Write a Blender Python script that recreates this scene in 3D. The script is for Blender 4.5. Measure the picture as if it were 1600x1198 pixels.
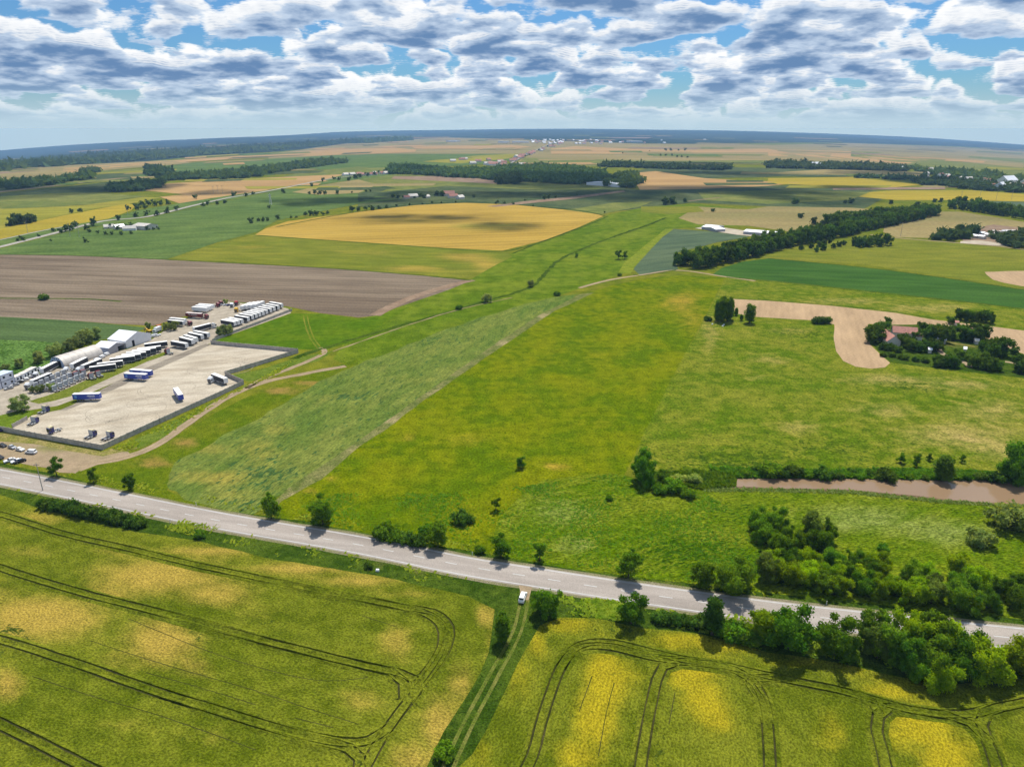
import bpy, bmesh, math, random
import numpy as np
from mathutils import Vector, Matrix, noise
from mathutils.geometry import delaunay_2d_cdt

for _o in list(bpy.data.objects): bpy.data.objects.remove(_o)
S = bpy.context.scene
COL = S.collection
R = math.radians
rng = random.Random(7)

# ------------------------------------------------------------------ camera
FPX, CX, CY, CAMH = 1100.0, 800.0, 598.0, 100.0
PITCH = math.atan((CY-200.0)/FPX)
cam_d = bpy.data.cameras.new('camera'); cam = bpy.data.objects.new('camera', cam_d); COL.objects.link(cam)
cam_d.sensor_width = 36.0; cam_d.lens = 36.0*FPX/1600.0
cam_d.clip_start = 1.0; cam_d.clip_end = 80000.0
cam.location = (0, 0, CAMH); cam.rotation_euler = (R(90)-PITCH, 0, 0)
S.camera = cam
S.render.engine = 'CYCLES'
S.cycles.max_bounces = 6; S.cycles.diffuse_bounces = 2; S.cycles.glossy_bounces = 2
S.cycles.transmission_bounces = 3; S.cycles.transparent_max_bounces = 8; S.cycles.volume_bounces = 0
S.view_settings.view_transform = 'Standard'; S.view_settings.look = 'None'
S.unit_settings.scale_length = 1.4   # one unit is 1.4 m
S.view_settings.exposure = 0.5; S.view_settings.gamma = 1.0
S.view_settings.use_curve_mapping = False

# ------------------------------------------------------------------ sun + sky
SUN_EL, SUN_AZ = R(61), R(13)          # azimuth measured from +Y towards +X
SUNDIR = Vector((math.sin(SUN_AZ)*math.cos(SUN_EL), math.cos(SUN_AZ)*math.cos(SUN_EL), math.sin(SUN_EL)))
sl = bpy.data.lights.new('sun', 'SUN'); so = bpy.data.objects.new('sun', sl); COL.objects.link(so)
sl.energy = 3.9; sl.angle = R(0.53); sl.color = (1.0, 0.955, 0.87)
so.rotation_euler = SUNDIR.to_track_quat('Z', 'Y').to_euler()

class NT:
    """small node helper"""
    def __init__(s, tree): s.t = tree; s.n = tree.nodes; s.l = tree.links
    def new(s, typ, **kw):
        nd = s.n.new(typ)
        for k, v in kw.items():
            if k[0] == '_': nd.inputs[k[1:]].default_value = v
            else: setattr(nd, k, v)
        return nd
    def put(s, sock, v):
        if isinstance(v, (int, float)): sock.default_value = v
        elif isinstance(v, (tuple, list)):
            v = tuple(v)
            if sock.type == 'RGBA' and len(v) == 3: v = v+(1,)
            sock.default_value = v
        else: s.l.new(v, sock)
    def m(s, op, a, b=0.0, c=None, clamp=False):
        nd = s.n.new('ShaderNodeMath'); nd.operation = op; nd.use_clamp = clamp
        s.put(nd.inputs[0], a); s.put(nd.inputs[1], b)
        if c is not None: s.put(nd.inputs[2], c)
        return nd.outputs[0]
    def vm(s, op, a, b=(0, 0, 0)):
        nd = s.n.new('ShaderNodeVectorMath'); nd.operation = op
        s.put(nd.inputs[0], a); s.put(nd.inputs[1], b)
        return nd.outputs[0]
    def mix(s, f, a, b, mode='MIX'):
        nd = s.n.new('ShaderNodeMix'); nd.data_type = 'RGBA'; nd.blend_type = mode
        s.put(nd.inputs['Factor'], f); s.put(nd.inputs[6], a); s.put(nd.inputs[7], b)
        return nd.outputs[2]
    def step(s, v, a, b, lo=0.0, hi=1.0):
        nd = s.n.new('ShaderNodeMapRange'); nd.interpolation_type = 'SMOOTHSTEP'
        s.put(nd.inputs[0], v); nd.inputs[1].default_value = a; nd.inputs[2].default_value = b
        nd.inputs[3].default_value = lo; nd.inputs[4].default_value = hi
        return nd.outputs[0]
    def noise(s, vec, scale, detail=4, rough=0.55, dist=0.0, w=None):
        nd = s.n.new('ShaderNodeTexNoise')
        if w is not None: nd.noise_dimensions = '4D'; nd.inputs['W'].default_value = w
        s.put(nd.inputs['Vector'], vec); nd.inputs['Scale'].default_value = scale
        nd.inputs['Detail'].default_value = detail; nd.inputs['Roughness'].default_value = rough
        nd.inputs['Distortion'].default_value = dist
        return nd.outputs[0]

world = bpy.data.worlds.new('World'); S.world = world; world.use_nodes = True
w = NT(world.node_tree); w.n.clear()
sky = w.new('ShaderNodeTexSky', sky_type='NISHITA', sun_disc=False, sun_elevation=SUN_EL, sun_rotation=SUN_AZ,
            altitude=100, air_density=1.0, dust_density=0.6, ozone_density=2.0)
tc = w.new('ShaderNodeTexCoord')
sep = w.new('ShaderNodeSeparateXYZ'); w.l.new(tc.outputs['Generated'], sep.inputs[0])
zz = w.m('ADD', w.m('MAXIMUM', sep.outputs[2], 0.0), 0.20)
base_p = w.new('ShaderNodeCombineXYZ')
w.l.new(w.m('DIVIDE', sep.outputs[0], zz), base_p.inputs[0]); w.l.new(w.m('DIVIDE', sep.outputs[1], zz), base_p.inputs[1])
skyc = w.vm('MULTIPLY', sky.outputs[0], (0.026, 0.047, 0.068))
K = 0.71
NL = 15
colr = skyc
for k in range(NL-1, -1, -1):
    h = 1.0+0.0085*k
    v = w.new('ShaderNodeVectorMath'); v.operation = 'SCALE'; w.l.new(base_p.outputs[0], v.inputs[0]); v.inputs['Scale'].default_value = h
    vv = w.vm('ADD', v.outputs[0], (13.7, 4.1, 0.012*k))
    n1 = w.noise(vv, 4.3, 7, 0.52, 0.1)
    big = w.noise(vv, 1.25, 1, 0.5)
    n = w.m('ADD', w.m('MULTIPLY', n1, 0.72), w.m('MULTIPLY', big, 0.42))
    thr = 0.528+0.0080*k+0.00028*k*k
    al = w.step(n, thr, thr+0.05)
    t = k/(NL-1)
    if k == 0:
        core = w.step(w.m("ADD", n, w.m("MULTIPLY", w.m("SUBTRACT", w.noise(vv, 11.0, 3, 0.55), 0.5), 0.16)), thr+0.0, thr+0.17)
        ccol = w.mix(core, (0.58*K, 0.70*K, 0.86*K), (0.14*K, 0.26*K, 0.47*K))
    else:
        core = w.step(n, thr, thr+0.10)
        hi = (1.06*K, 1.06*K, 1.05*K); lo = tuple((a_+(b_-a_)*min(1, t*1.5))*K for a_, b_ in zip((0.26, 0.40, 0.60), (0.92, 0.95, 1.0)))
        ccol = w.mix(core, hi, lo)
    colr = w.mix(al, colr, ccol)
# air between here and the far clouds
hz = w.step(sep.outputs[2], 0.0, 0.08, 1.0, 0.0)
hz = w.m('POWER', hz, 2.0)
colr = w.mix(w.m('MULTIPLY', hz, 0.97), colr, (0.36, 0.475, 0.55))
colr = w.mix(w.step(sep.outputs[2], -0.0008, 0.0009, 1.0, 0.0), colr, (0.76, 0.86, 0.68))  # sky below eye level painted paler so the haze leaves no seam
bg = w.new('ShaderNodeBackground'); w.put(bg.inputs[0], colr); bg.inputs[1].default_value = 1.0
wo = w.new('ShaderNodeOutputWorld'); w.l.new(bg.outputs[0], wo.inputs[0])
world.cycles.sampling_method = 'MANUAL'; world.cycles.sample_map_resolution = 512

# ------------------------------------------------------------------ terrain and pixel -> ground
def sstep(a, b, v):
    t = min(1.0, max(0.0, (v-a)/(b-a))); return t*t*(3-2*t)
FALL = 4.15e-5*FPX
def terr(x, y):
    if y <= 600: return 0.0
    ridge = 62.0*sstep(8500, 14500, y)*(1+0.25*math.sin(x/1900.0)+0.12*math.sin(x/700.0+1.0)) if y > 8500 else 0.0
    t = x/y-0.064
    t2 = t*t
    if t2 > 0.6: t2 = 0.6+0.3*math.tanh((t2-0.6)/0.3)
    return -FALL*y*t2*sstep(600, 4500, y)+ridge
cp, sp = math.cos(PITCH), math.sin(PITCH)
def P(px, py):
    """ground point (x, y, z) seen at a pixel of the 1600 px photograph"""
    u, v = (px-CX)/FPX, (CY-py)/FPX
    d = (u, cp+v*sp, v*cp-sp)
    if d[2] > -1e-3: d = (d[0], d[1], -1e-3)
    lo = 5.0; hi = CAMH/(-d[2])*1.0
    if d[1]*hi < 600: t = hi; return Vector((d[0]*t, d[1]*t, 0.0))
    g = lambda t: CAMH+d[2]*t - terr(d[0]*t, d[1]*t)
    t = lo; st = 1.03
    t = max(50.0, hi*0.5)
    while g(t) > 0 and t*d[1] < 14500: t *= st
    a, b = t/st, t
    if t*d[1] < 14500:
        for _ in range(30):
            m = (a+b)/2
            if g(m) > 0: a = m
            else: b = m
    t = b
    return Vector((d[0]*t, d[1]*t, terr(d[0]*t, d[1]*t)))
def ground(x, y, dz=0.0): return Vector((x, y, terr(x, y)+dz))
def lift(layer, y): return 0.006*layer + layer*1.1e-4*max(0.0, y-500)

# ------------------------------------------------------------------ colours + materials
def lin(c):
    return tuple(((v/255)/12.92 if v/255 <= 0.04045 else ((v/255+0.055)/1.055)**2.4) for v in c)
KS = 1.95
def C(r, g, b, k=1.0):
    return tuple(min(0.85, v/KS*k) for v in lin((r, g, b)))
MATS = {}
def plain(name, col, rough=0.6, metal=0.0, spec=0.5, vary=0.0, scale=1.0):
    if name in MATS: return MATS[name]
    m = bpy.data.materials.new(name); m.use_nodes = True; t = NT(m.node_tree)
    b = m.node_tree.nodes['Principled BSDF']
    b.inputs['Roughness'].default_value = rough; b.inputs['Metallic'].default_value = metal
    b.inputs['Specular IOR Level'].default_value = spec
    if vary:
        g = t.new('ShaderNodeNewGeometry')
        n = t.noise(g.outputs['Position'], scale, 5, 0.65)
        f = t.step(n, 0.3, 0.7, 1-vary, 1+vary)
        cc = t.new('ShaderNodeVectorMath'); cc.operation = 'SCALE'; cc.inputs[0].default_value = col; t.l.new(f, cc.inputs['Scale'])
        t.l.new(cc.outputs[0], b.inputs['Base Color'])
    else: b.inputs['Base Color'].default_value = tuple(col)+(1,)
    MATS[name] = m; return m
def field_mat(name, c1, c2, c3=None, big=35, mid=6, fine=0.5, ang=None, stretch=1.0, row=None, rowamt=0.25, bump=0.15, fineamt=0.45, dark=None, darkt=0.62, midamt=0.35, midk=0.16):
    """soil or crop: two colours in large drifts, a third where the 'tint' attribute asks for it, fine grain and optional rows"""
    if name in MATS: return MATS[name]
    m = bpy.data.materials.new(name); m.use_nodes = True; t = NT(m.node_tree)
    b = m.node_tree.nodes['Principled BSDF']
    g = t.new('ShaderNodeNewGeometry'); pos = g.outputs['Position']
    if ang is not None:
        mp = t.new('ShaderNodeMapping'); mp.vector_type = 'POINT'
        mp.inputs['Rotation'].default_value = (0, 0, -ang)
        t.l.new(pos, mp.inputs[0])
        rpos = mp.outputs[0]
        spos = t.vm('MULTIPLY', rpos, (1.0/stretch, 1, 1))
    else: rpos = spos = pos
    nb = t.noise(spos, 1.0/big, 3, 0.6, 0.4)
    nm = t.noise(spos, 1.0/mid, 4, 0.6)
    nf = t.noise(spos if stretch < 3 else pos, 1.0/fine, 3, 0.7)
    f = t.m('ADD', t.m('MULTIPLY', nb, 1-midamt), t.m('MULTIPLY', nm, midamt))
    col = t.mix(t.step(f, 0.38, 0.62), c1, c2)
    at = t.new('ShaderNodeAttribute', attribute_name='tint')
    if c3 is not None:
        s_ = t.m('ADD', at.outputs['Fac'], t.m('MULTIPLY', t.m('SUBTRACT', f, 0.5), 1.5))
        col = t.mix(t.step(s_, 0.12, 1.0), col, c3)
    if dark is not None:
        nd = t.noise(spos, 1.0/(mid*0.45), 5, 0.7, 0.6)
        at2 = t.new('ShaderNodeAttribute', attribute_name='dark_crop')  # blobs where the darker crop colour comes through more
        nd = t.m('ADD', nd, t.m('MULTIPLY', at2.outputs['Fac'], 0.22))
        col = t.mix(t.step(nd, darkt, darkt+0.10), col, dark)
    if row:
        sx = t.new('ShaderNodeSeparateXYZ'); t.l.new(rpos, sx.inputs[0])
        wv = t.m('SINE', t.m('ADD', t.m('MULTIPLY', sx.outputs[1], 2*math.pi/row), t.m('MULTIPLY', nm, 3.0)))
        wv2 = t.m('SINE', t.m('MULTIPLY', sx.outputs[1], 2*math.pi/(row*3.7)))
        wv = t.m('ADD', t.m('MULTIPLY', wv, 0.6), t.m('MULTIPLY', wv2, 0.4))
        k = t.m('ADD', 1.0, t.m('MULTIPLY', wv, rowamt))
        sc = t.new('ShaderNodeVectorMath'); sc.operation = 'SCALE'; t.put(sc.inputs[0], col); t.l.new(k, sc.inputs['Scale']); col = sc.outputs[0]
    k = t.step(nf, 0.28, 0.72, 1-fineamt, 1+fineamt)
    k2 = t.step(nm, 0.25, 0.75, 1-midk, 1+midk)
    k = t.m('MULTIPLY', k, k2)
    sc = t.new('ShaderNodeVectorMath'); sc.operation = 'SCALE'; t.put(sc.inputs[0], col); t.l.new(k, sc.inputs['Scale']); col = sc.outputs[0]
    t.l.new(col, b.inputs['Base Color'])
    b.inputs['Roughness'].default_value = 1.0; b.inputs['Specular IOR Level'].default_value = 0.0
    if bump:
        bp = t.new('ShaderNodeBump'); bp.inputs['Strength'].default_value = 0.8; bp.inputs['Distance'].default_value = bump
        hh = t.m('ADD', t.m('MULTIPLY', nf, 1.0), t.m('MULTIPLY', nm, 2.0))
        t.l.new(hh, bp.inputs['Height']); t.l.new(bp.outputs[0], b.inputs['Normal'])
    MATS[name] = m; return m
def leaf_mat(name, c1, c2, tl=0.30, hue=0.03):
    m = bpy.data.materials.new(name); m.use_nodes = True; t = NT(m.node_tree); t.n.clear()
    g = t.new('ShaderNodeNewGeometry'); oi = t.new('ShaderNodeObjectInfo')
    n = t.noise(g.outputs['Position'], 0.55, 3, 0.6)
    n2 = t.noise(g.outputs['Position'], 3.5, 2, 0.6)
    f = t.m('ADD', t.m('MULTIPLY', n, 0.55), t.m('MULTIPLY', n2, 0.45))
    col = t.mix(t.step(f, 0.36, 0.64), c1, c2)
    hs = t.new('ShaderNodeHueSaturation'); t.put(hs.inputs['Color'], col)
    r = oi.outputs['Random']
    t.l.new(t.m('ADD', 0.5-hue, t.m('MULTIPLY', r, 2*hue)), hs.inputs['Hue'])
    r2 = t.m('FRACT', t.m('MULTIPLY', r, 17.31))
    t.l.new(t.m('ADD', 0.72, t.m('MULTIPLY', r2, 0.6)), hs.inputs['Value'])
    d = t.new('ShaderNodeBsdfDiffuse'); tr = t.new('ShaderNodeBsdfTranslucent')
    t.l.new(hs.outputs[0], d.inputs[0])
    tcol = t.mix(1.0, hs.outputs[0], (1.5, 1.25, 0.35), 'MULTIPLY'); t.l.new(tcol, tr.inputs[0])
    mx = t.new('ShaderNodeMixShader'); mx.inputs[0].default_value = tl
    t.l.new(d.outputs[0], mx.inputs[1]); t.l.new(tr.outputs[0], mx.inputs[2])
    o = t.new('ShaderNodeOutputMaterial'); t.l.new(mx.outputs[0], o.inputs[0])
    MATS[name] = m; return m

# ------------------------------------------------------------------ object helpers
def tag(o, label=None, cat=None, group=None, kind=None):
    if label: o['label'] = label
    if cat: o['category'] = cat
    if group: o['group'] = group
    if kind: o['kind'] = kind
    return o
def link(name, me, m=None, parent=None, loc=None):
    o = bpy.data.objects.new(name, me); COL.objects.link(o)
    if m is not None and not me.materials: me.materials.append(m)
    if parent is not None: o.parent = parent
    if loc is not None: o.location = loc
    return o
def mesh_from(name, vs, fs, smooth=False):
    me = bpy.data.meshes.new(name); me.from_pydata([tuple(v) for v in vs], [], fs)
    if smooth: me.polygons.foreach_set('use_smooth', [True]*len(me.polygons))
    me.update(); return me
def empty(name, loc=(0, 0, 0), rz=0.0):
    o = bpy.data.objects.new(name, None); COL.objects.link(o); o.location = loc; o.rotation_euler = (0, 0, rz)
    o.empty_display_size = 0.5; return o
KIDS = {}
def kid(parent, o):
    o.parent = parent; KIDS.setdefault(parent.name, []).append(o); return o
def dup(root, loc, rz=0.0, scale=1.0, name=None):
    """copy a thing, its parts and sub-parts; meshes are shared"""
    def rec(o, par):
        c = o.copy(); COL.objects.link(c); c.parent = par
        for ch in KIDS.get(o.name, ()):
            KIDS.setdefault(c.name, []).append(rec(ch, c))
        return c
    r = rec(root, None); r.location = loc; r.rotation_euler = (0, 0, rz)
    r.scale = scale if isinstance(scale, (tuple, list)) else (scale,)*3
    return r
class MB:
    """collects boxes, bars, rings into one mesh"""
    def __init__(s): s.v = []; s.f = []
    def add(s, vs, fs):
        n = len(s.v); s.v += [tuple(v) for v in vs]; s.f += [tuple(i+n for i in f) for f in fs]; return s
    def box(s, x0, x1, y0, y1, z0, z1, bev=0.0):
        if bev <= 0:
            return s.add([(x0,y0,z0),(x1,y0,z0),(x1,y1,z0),(x0,y1,z0),(x0,y0,z1),(x1,y0,z1),(x1,y1,z1),(x0,y1,z1)],
                         [(0,3,2,1),(4,5,6,7),(0,1,5,4),(1,2,6,5),(2,3,7,6),(3,0,4,7)])
        b = bev
        lo = [(x0+b,y0),(x1-b,y0),(x1,y0+b),(x1,y1-b),(x1-b,y1),(x0+b,y1),(x0,y1-b),(x0,y0+b)]
        vs = [(x,y,z0) for x,y in lo]+[(x,y,z1-b) for x,y in lo]
        cx_, cy_ = (x0+x1)/2, (y0+y1)/2
        vs += [(x+(b if x < cx_ else -b)*0.8, y+(b if y < cy_ else -b)*0.8, z1) for x,y in lo]
        fs = [tuple(range(7,-1,-1)), tuple(range(16,24))]
        for k in range(8):
            j = (k+1)%8; fs += [(k,j,j+8,k+8),(k+8,j+8,j+16,k+16)]
        return s.add(vs, fs)
    def hull(s, sec):
        """sec: list of rings (same count) joined in order, both ends closed"""
        n = len(sec[0]); vs = [p for r in sec for p in r]; fs = [tuple(range(n-1,-1,-1)), tuple((len(sec)-1)*n+i for i in range(n))]
        for a in range(len(sec)-1):
            for k in range(n):
                j = (k+1)%n; fs.append((a*n+k, a*n+j, a*n+n+j, a*n+n+k))
        return s.add(vs, fs)
    def cyl(s, p, q, r, n=8, r2=None):
        p = Vector(p); q = Vector(q); d = (q-p).normalized()
        a = d.orthogonal().normalized(); b = d.cross(a); r2 = r if r2 is None else r2
        ring = lambda c, rr: [c+a*(math.cos(2*math.pi*k/n)*rr)+b*(math.sin(2*math.pi*k/n)*rr) for k in range(n)]
        return s.hull([ring(p, r), ring(q, r2)])
    def mesh(s, name, smooth=False): return mesh_from(name, s.v, s.f, smooth)
    def build(s, name, m, parent=None, smooth=False):
        o = link(name, s.mesh(name, smooth), m)
        if parent is not None: kid(parent, o)
        return o

# ------------------------------------------------------------------ flat sheets (fields, yards, roads)
def densify(pts, seg, jit, seed):
    out = []
    n = len(pts)
    for i in range(n):
        a, b = pts[i], pts[(i+1) % n]
        L = (b-a).length; D = max(60.0, (a.y+b.y)/2)
        st = seg*max(1.0, D/250.0); k = max(1, min(60, int(L/st)))
        for j in range(k):
            p = a.lerp(b, j/k)
            if j or jit:
                s_ = jit*max(1.0, D/300.0)
                nv = noise.noise_vector(Vector((p.x/(seg*2.5*max(1, D/250)), p.y/(seg*2.5*max(1, D/250)), seed)))
                p = p+Vector((nv.x*s_, nv.y*s_))
            out.append(Vector((p.x, p.y)))
    return out
def pix_poly(pp): return [Vector(P(x, y).xy) for x, y in pp]
def blob_val(x, y, blobs):
    v = 0.0
    for (c, ax, ay, s_) in blobs:
        dx, dy = x-c.x, y-c.y
        e = (dx*ax[0]+dy*ax[1])**2+(dx*ay[0]+dy*ay[1])**2
        if e < 9: v = max(v, s_*math.exp(-e*0.9))
    return v
def mk_blobs(bl):
    """(px, py, rx, ry, strength) in photo pixels -> ellipses on the ground"""
    out = []
    for (px, py, rx, ry, s_) in bl:
        c = P(px, py); ex = (P(px+rx, py)-c).xy; ey = (P(px, py-ry)-c).xy
        det = ex.x*ey.y-ex.y*ey.x
        out.append((c, (ey.y/det, -ey.x/det), (-ex.y/det, ex.x/det), s_))
    return out
sheet_n = [0]
def sheet(name, poly, mat, layer, seg=4.0, jit=0.35, grid=None, tint=None, dark=None, smooth_edge=True, kind='structure', world_poly=False, label=None, height=0.0):
    pts = [Vector(p) for p in poly] if world_poly else pix_poly(poly)
    sheet_n[0] += 1
    pts = densify(pts, seg, jit, sheet_n[0]*3.7)
    n = len(pts); xs = [p.x for p in pts]; ys = [p.y for p in pts]
    x0, x1, y0, y1 = min(xs), max(xs), min(ys), max(ys)
    allp = list(pts)
    # interior grid points
    px_, py_ = np.array(xs), np.array(ys); qx, qy = np.roll(px_, -1), np.roll(py_, -1)
    y = y0
    while y < y1:
        g = (grid or 8.0)
        st = max(g, 0.05*y) if y > 600 else (g if grid else 40.0)
        x = x0
        X = np.arange(x0+st*0.5, x1, st)
        if len(X):
            cond = ((py_[None, :] > y) != (qy[None, :] > y))
            with np.errstate(divide='ignore', invalid='ignore'):
                xi = (qx-px_)[None, :]*(y-py_)[None, :]/(qy-py_)[None, :]+px_[None, :]
            ins = (cond & (X[:, None] < xi)).sum(1) % 2 == 1
            for xx in X[ins]: allp.append(Vector((float(xx), y)))
        y += st
    r = delaunay_2d_cdt(allp, [(i, (i+1) % n) for i in range(n)], [], 1, 1e-4)
    vs = [(v.x, v.y, terr(v.x, v.y)+lift(layer, v.y)+height) for v in r[0]]
    me = mesh_from(name, vs, [tuple(f) for f in r[2]])
    me.materials.append(mat)
    # make sure faces look up
    if len(me.polygons) and me.polygons[0].normal.z < 0: me.flip_normals()
    for nm, bl in (('tint', tint), ('dark_crop', dark)):
        if bl:
            bb = mk_blobs(bl)
            a = me.attributes.new(nm, 'FLOAT', 'POINT')
            a.data.foreach_set('value', [blob_val(v[0], v[1], bb) for v in vs])
    o = link(name, me)
    if kind: o['kind'] = kind
    if label: o['label'] = label
    return o
def smooth_line(pts, step=3.0):
    """Catmull-Rom through world points"""
    out = []
    n = len(pts)
    for i in range(n-1):
        p0 = pts[max(0, i-1)]; p1 = pts[i]; p2 = pts[i+1]; p3 = pts[min(n-1, i+2)]
        k = max(1, int((p2-p1).length/step))
        for j in range(k):
            t = j/k
            out.append(0.5*((2*p1)+(-p0+p2)*t+(2*p0-5*p1+4*p2-p3)*t*t+(-p0+3*p1-3*p2+p3)*t**3))
    out.append(pts[-1]); return out
def offsets(line, d):
    out = []
    for i, p in enumerate(line):
        a = line[max(0, i-1)]; b = line[min(len(line)-1, i+1)]
        t = (b-a); t = t.normalized() if t.length > 1e-6 else Vector((1, 0))
        out.append(p+Vector((-t.y, t.x))*d)
    return out
def ribbon_mesh(name, line, prof, layer, jit=0.0):
    """prof: [(offset, height)] across the line"""
    cols = []
    for k, (d, h) in enumerate(prof):
        ln = offsets(line, d)
        if jit:
            ln = [p+Vector((noise.noise(Vector((p.x*.15, p.y*.15, k*9.1)))*jit, noise.noise(Vector((p.x*.15, p.y*.15, k*9.1+50)))*jit)) for p in ln]
        cols.append([(p.x, p.y, terr(p.x, p.y)+lift(layer, p.y)+h) for p in ln])
    n = len(line); vs = [c for col in cols for c in col]; fs = []
    for a in range(len(prof)-1):
        for i in range(n-1): fs.append((a*n+i, (a+1)*n+i, (a+1)*n+i+1, a*n+i+1))
    me = mesh_from(name, vs, fs)
    if me.polygons[0].normal.z < 0: me.flip_normals()
    return me
def px_line(pp, step=3.0): return smooth_line([Vector(P(x, y).xy) for x, y in pp], step)
def ribbon(name, pp, width, mat, layer, step=3.0, jit=0.0, kind='structure', prof=None):
    ln = px_line(pp, step)
    o = link(name, ribbon_mesh(name, ln, prof or [(-width/2, 0), (width/2, 0)], layer, jit), mat)
    if kind: o['kind'] = kind
    return o

def heading(a, b):
    d = P(*b)-P(*a); return math.atan2(d.y, d.x)
# palette of ground materials -------------------------------------------------
M_base = field_mat('pasture', C(118,132,30), C(146,146,42), C(176,158,84), big=45, mid=7, fine=0.6, fineamt=0.4)
M_plot = field_mat('meadow grass', C(104,130,2), C(141,148,8), C(190,164,56), big=24, mid=4.5, fine=0.7, bump=0.3, fineamt=0.45, dark=C(76,106,6), darkt=0.59, midamt=0.34)
M_right = field_mat('rough meadow', C(104,132,16), C(146,150,44), C(202,180,104), big=24, mid=5, fine=0.8, bump=0.3, fineamt=0.5, dark=C(78,104,20), darkt=0.59, midamt=0.5)
M_lodged = field_mat('lodged grass', C(103,134,5), C(138,151,30), C(168,180,96), big=14, mid=2.4, fine=0.6, bump=0.5, fineamt=0.5, dark=C(68,104,8), darkt=0.58, ang=R(20), stretch=1.8)
M_lush = field_mat('lush valley grass', C(104,132,20), C(134,150,38), C(158,160,84), big=50, mid=9, fine=0.9, bump=0.2, fineamt=0.35, dark=C(72,104,20), darkt=0.60)
M_wheatL = field_mat('ripening barley', C(106,120,20), C(140,146,38), C(202,174,76), big=24, mid=3.2, fine=0.40, bump=0.22, fineamt=0.50, ang=heading((0,887),(569,1040)), stretch=1.3, dark=C(80,98,30), darkt=0.635, midk=0.10)
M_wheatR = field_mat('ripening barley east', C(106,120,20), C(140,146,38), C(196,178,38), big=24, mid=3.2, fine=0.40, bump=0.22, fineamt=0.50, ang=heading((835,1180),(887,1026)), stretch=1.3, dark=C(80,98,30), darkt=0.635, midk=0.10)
M_verge = field_mat('verge grass', C(66,94,20), C(98,120,34), C(166,154,84), big=12, mid=2.0, fine=0.4, bump=0.3, fineamt=0.5, dark=C(50,76,18), darkt=0.57)
M_vergedry = field_mat('mown verge', C(128,134,50), C(150,146,70), big=10, mid=2, fine=0.4, bump=0.1)
M_pea = field_mat('blue green rapeseed', C(114,138,56), C(144,154,70), C(182,168,76), big=18, mid=3.4, fine=0.6, bump=0.35, fineamt=0.42, ang=heading((420,760),(800,500)), stretch=2.6, dark=C(80,114,60), darkt=0.555, midk=0.18)
M_peaedge = field_mat('pale field margin', C(116,130,60), C(150,148,88), C(196,178,128), big=10, mid=2.5, fine=0.6, bump=0.2, dark=C(86,108,44), darkt=0.6)
M_gold = field_mat('golden wheat', C(220,184,88), C(206,170,76), C(156,156,66), big=90, mid=14, fine=1.5, ang=R(14), stretch=5, row=16, rowamt=0.12, bump=0.0, fineamt=0.22)
M_goldgreen = field_mat('green barley strip', C(132,142,44), C(150,150,52), C(196,168,74), big=70, mid=10, fine=1.2, ang=R(-6), stretch=3, bump=0.0, fineamt=0.3)
M_brown = field_mat('ploughed soil', C(142,124,104), C(162,144,122), C(160,136,112), big=70, mid=10, fine=1.0, ang=R(-8), stretch=8, row=7.0, rowamt=0.12, bump=0.25, fineamt=0.3)
M_brownedge = field_mat('bare headland', C(168,140,116), C(182,156,130), big=30, mid=6, fine=1.0, fineamt=0.2, bump=0)
M_maize1 = field_mat('young maize', C(94,120,70), C(106,130,76), big=60, mid=10, fine=1.2, ang=R(-10), stretch=6, row=5, rowamt=0.07, bump=0.1, fineamt=0.25)
M_maize2 = field_mat('leafy sunflower crop', C(84,120,46), C(122,158,76), big=12, mid=2.2, fine=1.1, bump=0.4, fineamt=0.55)
M_soilpink = field_mat('pale bare soil', C(226,192,150), C(210,178,138), big=30, mid=5, fine=1.0, ang=R(70), stretch=4, row=3.2, rowamt=0.05, bump=0.1, fineamt=0.16)
M_dkgreen = field_mat('dark green crop', C(72,112,42), C(86,122,50), big=50, mid=12, fine=1.2, ang=R(-12), stretch=5, bump=0.1, fineamt=0.25)
M_grgreen = field_mat('grey green crop', C(102,122,92), C(114,130,96), big=50, mid=10, fine=1.2, ang=R(30), stretch=5, bump=0.1, fineamt=0.2)
M_green1 = field_mat('spring green field', C(104,130,66), C(122,144,74), C(168,160,88), big=70, mid=16, fine=2.5, bump=0, fineamt=0.3, ang=R(20), stretch=3)
M_green2 = field_mat('olive pasture', C(128,140,70), C(150,152,80), C(178,158,100), big=120, mid=22, fine=3, bump=0, fineamt=0.2)
M_dgreen2 = field_mat('deep green field', C(88,106,70), C(112,122,78), big=90, mid=18, fine=3, bump=0, fineamt=0.3)
M_orange = field_mat('ripe stubble', C(222,182,122), C(206,166,110), big=120, mid=22, fine=3, bump=0, fineamt=0.16, ang=R(10), stretch=6)
M_tan = field_mat('dry pasture', C(192,170,114), C(160,150,96), big=150, mid=28, fine=4, bump=0, fineamt=0.2, ang=R(0), stretch=4)
M_yel = field_mat('yellow crop', C(204,180,66), C(188,170,60), big=120, mid=20, fine=3, bump=0, fineamt=0.15, ang=R(12), stretch=5)
M_yelgreen = field_mat('yellow green crop', C(166,164,62), C(184,172,70), big=120, mid=20, fine=3, bump=0, fineamt=0.15, ang=R(12), stretch=5)
M_woods = field_mat('woodland floor', C(44,66,40), C(60,82,50), big=120, mid=30, fine=6, bump=0, fineamt=0.35)
M_farblue = field_mat('distant woods ground', C(44,66,50), C(74,92,66), C(120,120,80), big=500, mid=120, fine=40, bump=0, fineamt=0.6, midamt=0.5, stretch=2.5, ang=R(3))
M_gravel = field_mat('pale gravel yard', C(222,206,180), C(236,222,198), C(196,182,160), big=14, mid=4.0, fine=0.7, ang=R(20), stretch=3.0, bump=0.08, fineamt=0.16)
M_yard = field_mat('dusty truck yard', C(206,192,170), C(218,204,182), C(150,142,128), big=20, mid=5, fine=0.8, bump=0.02, fineamt=0.14)
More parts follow.
